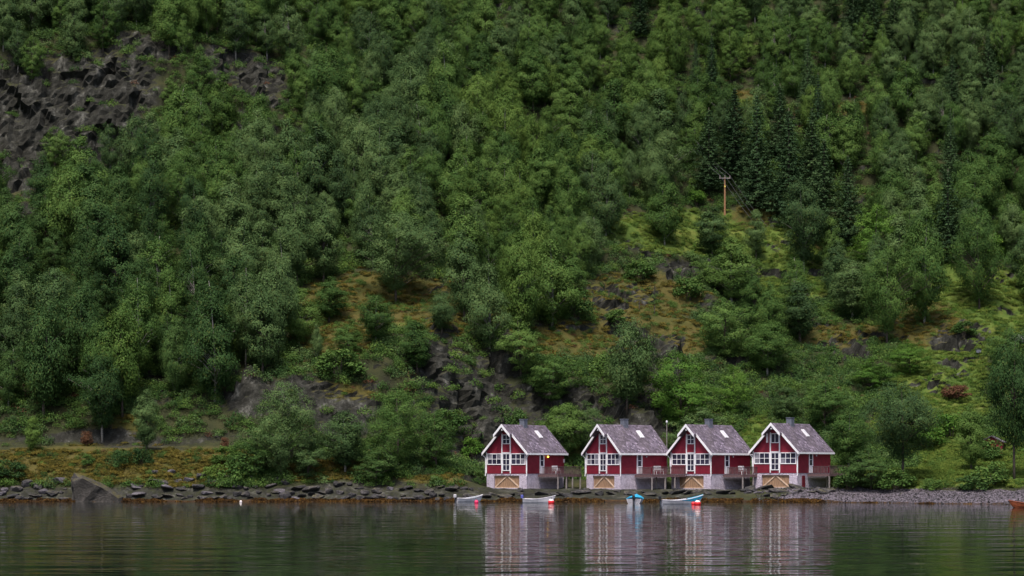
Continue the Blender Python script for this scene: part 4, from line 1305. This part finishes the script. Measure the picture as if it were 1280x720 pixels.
hero(984, 528, 482, 36, 'birch', 'leaf_grey', "small pale grey tree behind the rightmost boathouse's chimney", 4)
hero(870, 555, 508, 80, 'alder', 'leaf_grey', "low grey-green willow behind the third boathouse's roof ridge", 0, depth=264)
hero(1030, 540, 470, 64, 'alder', 'leaf_dull', "dense alder behind the rightmost boathouse's right roof edge", 0)
hero(1060, 588, 512, 56, 'birch', 'leaf_dull', "birch standing at the end of the rightmost deck", 2)
hero(1128, 600, 476, 104, 'big', 'leaf_grey', "big spreading waterside tree with several trunks right of the boathouses", 2)
hero(1268, 598, 412, 90, 'big', 'leaf_dark', "tall dark tree at the right picture edge above the beach", 2)
hero(1214, 590, 505, 40, 'birch', 'leaf_dull', "slim birch between the spreading waterside tree and the right edge", 1)
hero(1088, 612, 560, 60, 'alder', 'leaf_dark', "dark dense thicket tree at the beach left of the spreading tree", 0)
hero(830, 305, 218, 50, 'birch', 'leaf_dull', "full birch on the meadow left of the power pole, tallest there", 3)
hero(890, 322, 258, 46, 'birch', 'leaf_grey', "dull grey birch directly below the power pole", 1)
hero(945, 325, 262, 30, 'birch', 'leaf_grey', "small narrow birch on the meadow right of the power pole", 4)
hero(915, 378, 296, 66, 'birch', 'leaf_dull', "rounded birch in the middle of the clearing below the power pole", 0)
hero(1004, 346, 226, 60, 'birch', 'leaf_grey', "tall open birch with bare dark trunk on the meadow's right end", 5)
hero(1095, 345, 256, 72, 'alder', 'leaf_bright', "bright green round tree in front of the dark spruces", 2)
hero(1224, 386, 256, 72, 'big', 'leaf_dull', "tall dark-trunked tree standing on the right meadow", 1)
hero(1156, 405, 262, 60, 'birch', 'leaf_dull', "tall birch left of the dark-trunked meadow tree", 3)
hero(1108, 432, 308, 84, 'big', 'leaf_dull', "broad dense tree above the brown patch on the right slope", 0)
hero(1065, 400, 325, 64, 'birch', 'leaf_grey', "grey-green birch left of the broad dense tree on the right slope", 2)
hero(1000, 430, 352, 54, 'birch', 'leaf_grey', "pale grey birch on the slope above the rightmost boathouse", 4)
hero(1138, 470, 424, 52, 'alder', 'leaf_bright', "vivid yellow-green bushy tree above the spreading waterside tree", 0)
hero(1090, 490, 446, 74, 'alder', 'leaf_bright', "low bright green tree above the thicket right of the boathouses", 1)
hero(1255, 470, 405, 60, 'alder', 'leaf_dull', "dull green tree in front of the pale rock at the right edge", 2)
hero(905, 452, 372, 76, 'alder', 'leaf_dull', "leafy green tree right of the brown rock face", 2)
hero(960, 470, 400, 64, 'birch', 'leaf_dull', "full birch on the slope between third and rightmost boathouse", 5)
hero(40, 566, 520, 26, 'birch', 'leaf_yellow', "small light birch on the road edge at the far left", 4)
hero(183, 566, 486, 34, 'birch', 'leaf_grey', "slim grey birch behind the road above the golden embankment", 1)
hero(1040, 345, 270, 30, 'birch', 'leaf_dull', "slender birch before the spruces at the meadow's upper right", 4)
hero(412, 402, 345, 44, 'birch', 'leaf_dull', "small birch at the left end of the left golden ledge", 1)
hero(552, 418, 362, 40, 'birch', 'leaf_grey', "small grey-green birch between the round and the slim ledge birches", 7)
hero(436, 446, 398, 46, 'alder', 'leaf_dull', "low alder below the left end of the left golden ledge", 0)
hero(375, 430, 360, 50, 'birch', 'leaf_dull', "birch at the wood's edge left of the golden ledge", 3)
# spruces
for i, (px, py, top, wd) in enumerate(((886, 240, 138, 44), (918, 222, 112, 52), (946, 262, 122, 54), (986, 280, 140, 54), (1030, 300, 176, 50), (1190, 150, 70, 36), (975, 205, 108, 40), (1060, 310, 196, 40), (1235, 120, 45, 34),
                              (1066, 46, -22, 38), (1092, 50, -18, 44), (1118, 52, -10, 40), (1118, 60, 0, 30), (800, 45, -20, 30), (1140, 60, 8, 34), (1185, 330, 215, 50), (1015, 250, 138, 44))):
    where = "the dark stand behind the power pole" if i in (0, 1, 2, 3, 4, 6, 7, 16) else "the dark spruces at the top edge" 
    where = {15: "the wood behind the right meadow", 5: "the wood high above the right meadow", 8: "the upper right wood near the picture edge"}.get(i, where)
    hero(px, py, top, wd, 'spruce', 'needle', "@" + where, i % 3)

# bushes
BUSH = [(12, 598, 572, 44, 'leaf_dark', "dark bush on the embankment at the left picture edge"), (110, 582, 566, 18, 'leaf_dull', "little green bush in the golden embankment above the wedge boulder"),
        (150, 584, 560, 30, 'leaf_dark', "left of two dark bushes on the golden embankment"), (178, 580, 558, 28, 'leaf_dark', "right of two dark bushes on the golden embankment"),
        (285, 580, 556, 40, 'leaf_yellow', "yellow-green bush at the right end of the golden embankment"), (268, 598, 578, 30, 'leaf_yellow', "low yellow-green bush above the embankment's right boulders"), (300, 600, 566, 50, 'leaf_dull', "dull green bush beside the low waterside tree"),
        (108, 557, 537, 16, 'leaf_rust', "rust-red shrub above the golden embankment, left of two"), (281, 559, 545, 12, 'leaf_rust', "rust-red shrub at the embankment's right end, right of two"),
        (1195, 500, 480, 46, 'leaf_rust', "brownish pink bush on the right meadow"), (1218, 612, 590, 44, 'leaf_dark', "dark round bush on the beach edge, left of the edge tree"), (1165, 612, 596, 30, 'leaf_dull', "low bush on the bank below the spreading tree's right side"),
        (1240, 605, 575, 50, 'leaf_dull', "wide bush under the tall tree at the right edge"), (1120, 612, 585, 50, 'leaf_dull', "bush on the beach edge under the spreading tree"), (1062, 612, 580, 44, 'leaf_dark', "dark bush on the beach below the rightmost deck"),
        (1030, 600, 578, 36, 'leaf_dull', "bush growing against the rightmost boathouse's deck"), (1155, 560, 530, 50, 'leaf_bright', "bright bush on the slope right of the spreading tree"), (1190, 545, 515, 50, 'leaf_bright', "vivid green bush in the lush hollow above the beach"),
        (1235, 575, 548, 40, 'leaf_dull', "bush half covering the little red shed"), (590, 572, 545, 30, 'leaf_bright', "bright bush left of the leftmost boathouse's eave"), (545, 606, 592, 20, 'leaf_yellow', "small yellow-green bush on the left bank rocks"),
        (668, 606, 590, 18, 'leaf_dark', "small dark plant under the leftmost deck"), (800, 350, 325, 40, 'leaf_dull', "dull bush above the golden ledge's fence posts"), (870, 255, 236, 26, 'leaf_bright', "bright bush left of the power pole"),
        (770, 405, 385, 30, 'leaf_dull', "bush at the edge of the brown rock face"), (720, 395, 360, 50, 'leaf_dull', "leafy bush at the left of the right golden ledge"), (850, 500, 470, 50, 'leaf_dull', "bush on the slope above the bright broad tree"),
        (425, 470, 435, 60, 'leaf_dull', "wide bush hanging over the left rock wall"), (760, 470, 440, 50, 'leaf_dull', "bush on the rocks above the second boathouse, left"), (640, 540, 505, 40, 'leaf_dark', "dark bush behind the leftmost boathouse's chimney"),
        (1270, 300, 262, 50, 'leaf_bright', "bright green thicket at the right edge above the meadow"), (1240, 320, 290, 46, 'leaf_bright', "bright green thicket above the meadow, left of the edge one"), (1205, 420, 400, 30, 'leaf_dull', "bush on the brown bank of the right meadow"),
        (1000, 395, 370, 50, 'leaf_dull', "bush below the tall open birch"), (860, 375, 345, 40, 'leaf_dull', "bush in the clearing left of the rounded birch"), (560, 540, 510, 46, 'leaf_dull', "bush on the dark rocks left of the leftmost boathouse")]
for px, py, top, wd, mt, lab in BUSH:
    hero(px, py, top, wd, 'bush', mt, lab)

# the forest: jittered over the slope
def houseclear(x, y):
    for o, R in FOOT:
        l = R.to_3x3().transposed() @ (Vector((x, y, 0)) - Vector((o.x, o.y, 0)))
        if -4.5 < l.x < 7.5 and -6 < l.y < 11: return True
    return False
heroes = [(t['x'], t['y'], t['w'], t['kind']) for t in TREES]
hx = np.array([h[0] for h in heroes if h[3] != 'bush']); hy = np.array([h[1] for h in heroes if h[3] != 'bush']); hw = np.array([h[2] for h in heroes if h[3] != 'bush'])
cand = []
y = 255.0
while y < 405:
    st = 5.2 if y < 300 else 4.6
    half = 0.256 * y + 14
    x = -half
    while x < half:
        cand.append((x + rnd.uniform(-1.6, 1.6), y + rnd.uniform(-1.5, 1.5)))
        x += st
    y += 3.9 if y < 300 else 3.4
cx = np.array([c[0] for c in cand]); cy = np.array([c[1] for c in cand])
cz = np.array([ground(a, b) for a, b in cand])
cpx, cpy = px_of(cx, cy, cz)
clr = ell(cpx, cpy, CLEAR)
for k_ in (2.6, 5.2, 8.0):          # a crown must not stand in front of the open places either
    clr = np.maximum(clr, ell(cpx, cpy - k_ * F / cy, CLEAR) * (1.0 if k_ < 8 else .9))
dens = fbm(cx / 14, cy / 14, 4.0, 2)
tone = fbm(cx / 26, cy / 26, 9.0, 2)
BLOCK = [(740, 900, 330, 430), (905, 1010, 250, 330), (400, 560, 345, 410)]
for i in range(len(cand)):
    x, y, z = cx[i], cy[i], cz[i]
    px, py = cpx[i], cpy[i]
    if clr[i] > 0.55 and rnd.random() < 0.93: continue
    if clr[i] > 0.2 and rnd.random() < 0.5: continue
    if y < 262 and (px > 300 or py > 552): continue
    if px > 600 and py > 470: continue
    if 300 < px < 620 and py > 520: continue
    if px > 1100 and py > 400 and rnd.random() < .8: continue
    if 750 < px < 1080 and 258 < py < 470 and rnd.random() < .82: continue
    if houseclear(x, y): continue
    if dens[i] < -0.42 and rnd.random() < .6: continue
    if len(hx):
        dd = np.hypot(hx - x, hy - y) - hw * 0.42
        if dd.min() < 0.6: continue
    slope_up = max(0.0, min(1.0, (y - 262) / 120))
    h = rnd.triangular(7.5, 17.0, 12.0) * (1.0 - 0.28 * slope_up)
    r = rnd.random()
    # keep low growth in front of the openings one sees into
    tip = py - h / y * F
    low = False
    for x0, x1, y0, y1 in BLOCK:
        if x0 - 15 < px < x1 + 15 and tip < y1 and py > y1 - 5 and tip < y1 - 20: low = True
    if px + 22 > 893 and px - 22 < 918 and tip < 264 and py > 225 and y < pp.y + 2: continue
    if low:
        if rnd.random() < 0.45: continue
        h = rnd.uniform(3.0, 5.5)
    if px > 850 and 120 < py < 300 and r < 0.06:
        add_tree('spruce', rnd.randrange(3), 'needle', x, y, z - .2, h * 1.35, rnd.uniform(.8, 1.0)); continue
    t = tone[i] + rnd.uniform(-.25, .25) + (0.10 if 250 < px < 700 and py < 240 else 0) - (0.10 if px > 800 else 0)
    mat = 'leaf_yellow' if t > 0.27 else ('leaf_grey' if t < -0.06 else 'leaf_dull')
    if px < 300 and py > 250 and rnd.random() < .62: mat = 'leaf_dark'  # darker leaves at lower left put the dimmer light there into the colour
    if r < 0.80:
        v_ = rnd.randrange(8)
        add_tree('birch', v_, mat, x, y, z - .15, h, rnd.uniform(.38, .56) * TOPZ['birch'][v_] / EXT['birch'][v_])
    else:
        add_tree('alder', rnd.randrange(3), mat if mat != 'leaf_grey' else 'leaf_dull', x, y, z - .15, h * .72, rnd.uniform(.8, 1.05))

# which ones show: paint crowns far to near on a small board
SC = 0.5
ID = -np.ones((360, 640), int)
order = sorted(range(len(TREES)), key=lambda i: -TREES[i]['y'])
gy, gx = np.mgrid[0:360, 0:640]
for i in order:
    t = TREES[i]
    px, py = px_of(t['x'], t['y'], t['z'] + t['h'] * 0.56)
    rx, ry = t['w'] / 2 * F / t['y'] * SC * .95, t['h'] * 0.46 * F / t['y'] * SC
    px, py = px * SC, py * SC
    x0, x1, y0, y1 = max(0, int(px - rx)), min(640, int(px + rx) + 1), max(0, int(py - ry)), min(360, int(py + ry) + 1)
    if x1 <= x0 or y1 <= y0: continue
    m = ((gx[y0:y1, x0:x1] - px) / rx) ** 2 + ((gy[y0:y1, x0:x1] - py) / ry) ** 2 < 1
    ID[y0:y1, x0:x1][m] = i
cnt = np.bincount(ID[ID >= 0], minlength=len(TREES))
cenx = np.bincount(ID[ID >= 0], weights=gx[ID >= 0], minlength=len(TREES)) / np.maximum(cnt, 1) / SC
ceny = np.bincount(ID[ID >= 0], weights=gy[ID >= 0], minlength=len(TREES)) / np.maximum(cnt, 1) / SC

single = [i for i, t in enumerate(TREES) if t['hero'] and cnt[i] > 0 or (t['hero'] and t['kind'] == 'bush')]
rest = {'birch': [], 'alder': [], 'spruce': []}
for i, t in enumerate(TREES):
    if not t['hero']: rest[t['kind']].append(i)
nb = sum(1 for i in single if TREES[i]['kind'] in ('birch',))
far = []
for k, most in (('birch', 290 - nb), ('alder', 150), ('spruce', 60)):
    l = sorted((i for i in rest[k]), key=lambda i: -cnt[i])
    keep = [i for i in l[:most] if cnt[i] >= 14]
    single += keep
    ks = set(keep)
    far += [i for i in rest[k] if i not in ks]

def zone(px, py):
    if px < 240:
        if py < 75: return "on top of the grey cliff"
        if py < 240: return "beside the grey cliff face"
        if py < 340: return "just below the grey cliff"
        if py < 440: return "on the left slope between cliff and embankment"
        return "in the dark wood above the golden embankment"
    if px < 420:
        if py < 80: return "at the top edge right of the cliff"
        if py < 170: return "among the small crags right of the cliff"
        if py < 270: return "on the slope below the small crags"
        if py < 380: return "on the slope left of the round ledge birch"
        return "around the rock wall left of the waterside trees"
    if px < 620:
        if py < 80: return "at the top edge left of the middle"
        if py < 170: return "on the high slope above the round ledge birch"
        if py < 270: return "just above the round ledge birch"
        if py < 400: return "around the left golden ledge"
        return "on the rocks above the leftmost boathouse"
    if px < 800:
        if py < 80: return "at the top edge above the second boathouse"
        if py < 170: return "on the high slope above the second boathouse"
        if py < 260: return "on the middle slope left of the power pole"
        if py < 380: return "just above the right golden ledge"
        return "below the right golden ledge"
    if px < 960:
        if py < 90: return "at the top edge straight above the power pole"
        if py < 180: return "on the slope above the power pole"
        if py < 330: return "beside the power pole's meadow"
        return "below the power pole's meadow"
    if px < 1120:
        if py < 90: return "at the top edge around the dark spruces"
        if py < 170: return "just below the top edge's dark spruces"
        if py < 290: return "around the dark stand right of the power pole"
        if py < 400: return "on the slope under the dark spruce stand"
        return "above the spreading waterside tree"
    if py < 80: return "in the upper right corner"
    if py < 160: return "below the upper right corner"
    if py < 250: return "in the wood above the right meadow"
    if py < 400: return "beside the right meadow"
    return "on the lush slope above the beach"
TONE = {'leaf_dull': 'mid-green', 'leaf_yellow': 'yellowish green', 'leaf_grey': 'grey-green', 'leaf_dark': 'dark green', 'leaf_bright': 'bright green', 'needle': 'dark'}
NAME = {'birch': 'birch_tree', 'big': 'broadleaf_tree', 'alder': 'alder_tree', 'spruce': 'spruce_tree', 'bush': 'bush'}
WORD = {'birch': 'birch', 'alder': 'alder', 'spruce': 'spruce'}
cells = {}
for i in single:
    t = TREES[i]
    if t['hero'] and not (t['lab'] or '').startswith('@'): continue
    px, py = (cenx[i], ceny[i]) if cnt[i] else px_of(t['x'], t['y'], t['z'] + t['h'] * .6)
    zn = t['lab'][1:] if t['lab'] else zone(px, py)
    cells.setdefault((WORD[t['kind']], TONE[t['mat']], zn, bool(t['lab'])), []).append((px, i))
for (wd, tn, zn, h_), v in cells.items():
    v.sort()
    for k, (px, i) in enumerate(v):
        o_ = (ORD[k] + " ") if len(v) > 1 and k < len(ORD) else ("" if len(v) == 1 else "furthest right ")
        TREES[i]['lab'] = f"{o_}{tn} {wd} {'in ' if h_ else ''}{zn}"
        TREES[i]['group'] = f"{'spruces' if wd == 'spruce' else wd + 'es' if wd == 'birch' else wd + 's'} on the fjord hillside"

for i in single:
    t = TREES[i]
    cr, tk = tree_mesh(t['kind'], t['var'], t['mat'])
    r = bpy.data.objects.new(NAME[t['kind']], None); COL.objects.link(r)
    r.location = (t['x'], t['y'], t['z']); r.rotation_euler = (0, 0, t['rot'])
    r.scale = (t['s'] * t['wk'], t['s'] * t['wk'], t['s'])
    c = bpy.data.objects.new("crown" if t['kind'] != 'bush' else "foliage", cr); COL.objects.link(c); c.parent = r
    c = bpy.data.objects.new("trunk" if t['kind'] != 'bush' else "stems", tk); COL.objects.link(c); c.parent = r
    tag(r, t['lab'], {'spruce': 'spruce', 'bush': 'bush', 'birch': 'birch', 'alder': 'alder'}.get(t['kind'], 'tree'), t['group'] or ("bushes on the slope and bank" if t['kind'] == 'bush' else "trees standing out on the slope and bank"))

# ------------------------------------------------------------------ stuff scattered with geometry nodes
def scatter(name, pts, rots, scls, idx, protos, label, cat):
    pc = bpy.data.collections.new(name + "_kinds")
    for k, me_ in enumerate(protos):
        o = bpy.data.objects.new(f"{name}_{k:03d}", me_); pc.objects.link(o)
    me = bpy.data.meshes.new(name)
    pts = np.asarray(pts, np.float32)
    me.vertices.add(len(pts)); me.vertices.foreach_set("co", pts.ravel())
    for nm, typ, arr in (("rot", 'FLOAT_VECTOR', rots), ("scl", 'FLOAT_VECTOR', scls)):
        a = me.attributes.new(nm, typ, 'POINT'); a.data.foreach_set("vector", np.asarray(arr, np.float32).ravel())
    a = me.attributes.new("idx", 'INT', 'POINT'); a.data.foreach_set("value", np.asarray(idx, np.int32))
    o = link(name, me)
    ng = bpy.data.node_groups.new(name, 'GeometryNodeTree')
    ng.interface.new_socket("Geometry", in_out='INPUT', socket_type='NodeSocketGeometry')
    ng.interface.new_socket("Geometry", in_out='OUTPUT', socket_type='NodeSocketGeometry')
    gi, go = ng.nodes.new("NodeGroupInput"), ng.nodes.new("NodeGroupOutput")
    ip = ng.nodes.new("GeometryNodeInstanceOnPoints")
    ci = ng.nodes.new("GeometryNodeCollectionInfo")
    ci.inputs["Collection"].default_value = pc
    ci.inputs["Separate Children"].default_value = True
    ci.inputs["Reset Children"].default_value = True
    L = ng.links.new
    def na(nm, typ):
        n = ng.nodes.new("GeometryNodeInputNamedAttribute"); n.data_type = typ
        n.inputs["Name"].default_value = nm
        return [s for s in n.outputs if s.enabled and s.name == "Attribute"][0]
    L(gi.outputs[0], ip.inputs["Points"])
    L(ci.outputs[0], ip.inputs["Instance"])
    ip.inputs["Pick Instance"].default_value = True
    L(na("idx", 'INT'), ip.inputs["Instance Index"])
    e2r = ng.nodes.new("FunctionNodeEulerToRotation")
    L(na("rot", 'FLOAT_VECTOR'), e2r.inputs[0]); L(e2r.outputs[0], ip.inputs["Rotation"])
    L(na("scl", 'FLOAT_VECTOR'), ip.inputs["Scale"])
    L(ip.outputs[0], go.inputs[0])
    md = o.modifiers.new("scatter", 'NODES'); md.node_group = ng
    tag(o, label, cat, kind="stuff")
    return o

def join_two(cr, tk):
    bm = bmesh.new(); bm.from_mesh(cr)
    n = len(bm.faces)
    bm.from_mesh(tk)
    bm.faces.ensure_lookup_table()
    for f in bm.faces[n:]: f.material_index = 1
    me = bpy.data.meshes.new("far_tree"); bm.to_mesh(me); bm.free()
    me.materials.append(cr.materials[0]); me.materials.append(tk.materials[0])
    return me
keys, protos, ix, pts, rots, scls = {}, [], [], [], [], []
for i in far:
    t = TREES[i]
    k = (t['kind'], t['var'], t['mat'])
    if k not in keys:
        keys[k] = len(protos)
        cr, tk = tree_mesh(*k)
        protos.append(join_two(cr, tk))
    ix.append(keys[k]); pts.append((t['x'], t['y'], t['z'])); rots.append((0, 0, t['rot'])); scls.append((t['s'] * t['wk'], t['s'] * t['wk'], t['s']))
if pts:
    scatter("hillside_forest", pts, rots, scls, ix, protos, "mass of small birches filling the gaps of the wooded hillside", "forest")

# low growth: leafy plants, mossy heath, meadow grass
def tuft(seed, n, h, spread, mat, wid=0.05):
    g = np.random.default_rng(seed)
    a = g.uniform(0, 6.28, n); r = spread * np.sqrt(g.uniform(0, 1, n))
    p = np.stack([r * np.cos(a), r * np.sin(a), g.uniform(0.25, .75, n) * h * (1 - 0.5 * r / spread)], 1)
    nn = np.stack([np.cos(a), np.sin(a), g.uniform(.2, 1.2, n)], 1) + .5 * g.normal(size=(n, 3))
    return leaves_mesh("tuft", p, nn, h * 0.75, g.uniform(0, 1, n), mat, aspect=wid, seed=seed, droop=0.5)
def leafy(seed, n, h, spread, mat, size=0.16):
    g = np.random.default_rng(seed)
    d = sphere_dirs(g, n, -0.1)
    lump = 1 + .3 * np.sin(d[:, :1] * 5 + seed) * np.cos(d[:, 1:2] * 6)
    p = d * np.array([spread, spread, h]) * g.uniform(.55, 1.05, n)[:, None] * lump
    return leaves_mesh("leafy_plant", p, d + .6 * g.normal(size=(n, 3)), size, g.uniform(0, 1, n) * .4 + .3, mat, aspect=.55, seed=seed)
PROTO = []
for mt in ('leaf_dark', 'leaf_dull', 'leaf_yellow', 'leaf_grey'):
    PROTO += [leafy(200 + len(PROTO) + k, 300, .75, .8, M[mt]) for k in range(2)]          # 0..7
PROTO += [leafy(230 + k, 170, .22, .75, M['moss_gold'], .15) for k in range(2)]              # 8, 9
PROTO += [tuft(240 + k, 130, .55, .65, M['moss_gold'], .16) for k in range(2)]               # 10, 11
PROTO += [tuft(250 + k, 150, .50, .65, M['grass_lush'], .16) for k in range(2)]              # 12, 13
PROTO += [leafy(260 + k, 230, .55, .65, M['leaf_bright'], .15) for k in range(2)]            # 14, 15
PROTO += [leafy(270, 160, .45, .6, M['leaf_rust'], .14)]                                     # 16
n = 72000
sx_ = np.concatenate([nrg.uniform(-118, 118, n), nrg.uniform(-66, 0, 2600), nrg.uniform(36, 66, 1500)]); sy_ = np.concatenate([nrg.uniform(238, 405, n), nrg.uniform(239, 256, 2600), nrg.uniform(224, 262, 1500)])
# denser where it is near
keep = (np.abs(sx_) < 0.262 * sy_ + 8) & (nrg.uniform(0, 1, len(sy_)) < np.interp(sy_, [238, 270, 330, 405], [1, 1, .8, .55]))
sx_, sy_ = sx_[keep], sy_[keep]
gp, gr, gs, gi_ = [], [], [], []
hits = [BV.ray_cast(Vector((a, b, 600)), Vector((0, 0, -1))) for a, b in zip(sx_, sy_)]
hz_ = np.array([h[0].z for h in hits]); hn = np.array([h[1].z for h in hits])
upx, upy = px_of(sx_, sy_, hz_)
wq = 26 * fbm(sx_ / 9, sy_ / 9, hz_ / 9, 3); wq2 = 20 * fbm(sx_ / 9 + 40, sy_ / 9, hz_ / 9, 3)
eg, el, er = ell(upx + wq, upy + wq2 * .4, GOLD), ell(upx + wq, upy + wq2 * .4, LUSH), ell(upx + wq, upy + wq2, ROCKS)
patch = fbm(sx_ / 5, sy_ / 5, 3.0, 2)
for a, b, z, g_, l_, r_, nzv, pa, u_, v_ in zip(sx_, sy_, hz_, eg, el, er, np.abs(hn), patch, upx, upy):
    if z < 1.7 and a < 34: continue
    if z < 1.75: continue
    if houseclear(a, b) and z < 3.2: continue
    if u_ < 300 and 549 < v_ < 562 and b > 247.5 and b < 254.5: continue
    if r_ > 0.4 and nzv < 0.9 and rnd.random() < 0.86: continue
    if r_ > 0.4 and rnd.random() < 0.45: continue
    q_ = rnd.random()
    if b < 258 and q_ > .55 and rnd.random() < .6: q_ *= .5
    if g_ > 0.40 + .25 * pa and g_ >= l_ * .8:
        k = rnd.choice((8, 9, 8, 9, 10, 11, 10)) if q_ < .60 else (rnd.choice((2, 4, 5, 3, 0)) if q_ < .95 else 16); s = rnd.uniform(.6, 1.15) * (1 if q_ < .6 else .75)
    elif l_ > 0.40 + .25 * pa:
        k = rnd.choice((12, 13)) if q_ < .84 else rnd.choice((14, 15, 4, 5)); s = rnd.uniform(.7, 1.2) * (1 if q_ < .84 else .8)
    else:
        k = rnd.choice((0, 1, 2, 3, 2, 3, 4, 6, 7)); s = rnd.uniform(.6, 1.6)
        if q_ > .97: k = 16
    gp.append((a, b, z - .05)); gr.append((rnd.uniform(-.2, .2), rnd.uniform(-.2, .2), rnd.uniform(0, 6.28))); gs.append((s, s, s * rnd.uniform(.75, 1.2))); gi_.append(k)
scatter("undergrowth", gp, gr, gs, gi_, PROTO, "moss, heath, ferns and grass covering the open ground of the hillside", "undergrowth")

# rockweed along the waterline
WP = [leafy(300 + k, 120, .16, .45, M['weed'], .16) for k in range(3)]
gp, gr, gs, gi_ = [], [], [], []
for i in range(2600):
    x = rnd.uniform(-66, 66)
    sy0 = float(np.interp(x, COLX, SHORE))
    y = sy0 + rnd.uniform(-0.6, 1.9)
    if abs(x) > .262 * y + 2: continue
    z = ground(x, y)
    if z > 0.30 or z < -.12: continue
    if x > 36 and float(fbm(np.array([x / 4]), np.array([y / 2]), 2.0, 2)[0]) < 0.08: continue
    if float(fbm(np.array([x / 3]), np.array([y]), 7.0, 2)[0]) < -0.25: continue
    s = rnd.uniform(.5, 1.25)
    gp.append((x, y, z)); gr.append((0, 0, rnd.uniform(0, 6.28))); gs.append((s, s, s)); gi_.append(rnd.randrange(3))
scatter("seaweed", gp, gr, gs, gi_, WP, "orange-brown seaweed strip along the waterline", "seaweed")

# pebbles on the beach
PB = [hull_rock(700 + k, 1, .8, .55, 12, m_) for k, m_ in enumerate(('rock_pale', 'rock_pale', 'rock', 'rock_pale', 'rock_dark'))]
gp, gr, gs, gi_ = [], [], [], []
for i in range(5200):
    x = rnd.uniform(29, 66); sy0 = float(np.interp(x, COLX, SHORE))
    y = sy0 + rnd.uniform(-.3, 15)
    if x > .262 * y + 2: continue
    z = ground(x, y)
    if z > 1.65 or z < -.05: continue
    s = rnd.uniform(.06, .17) * (1.8 if rnd.random() < .05 else 1)
    gp.append((x, y, z + s * .2)); gr.append((rnd.uniform(0, 6), rnd.uniform(0, 6), rnd.uniform(0, 6))); gs.append((s, s, s)); gi_.append(rnd.randrange(5))
scatter("gravel", gp, gr, gs, gi_, PB, "grey and lavender pebbles of the beach right of the boathouses", "gravel")
print("TREES", len(TREES), "single", len(single), "far", len(far))
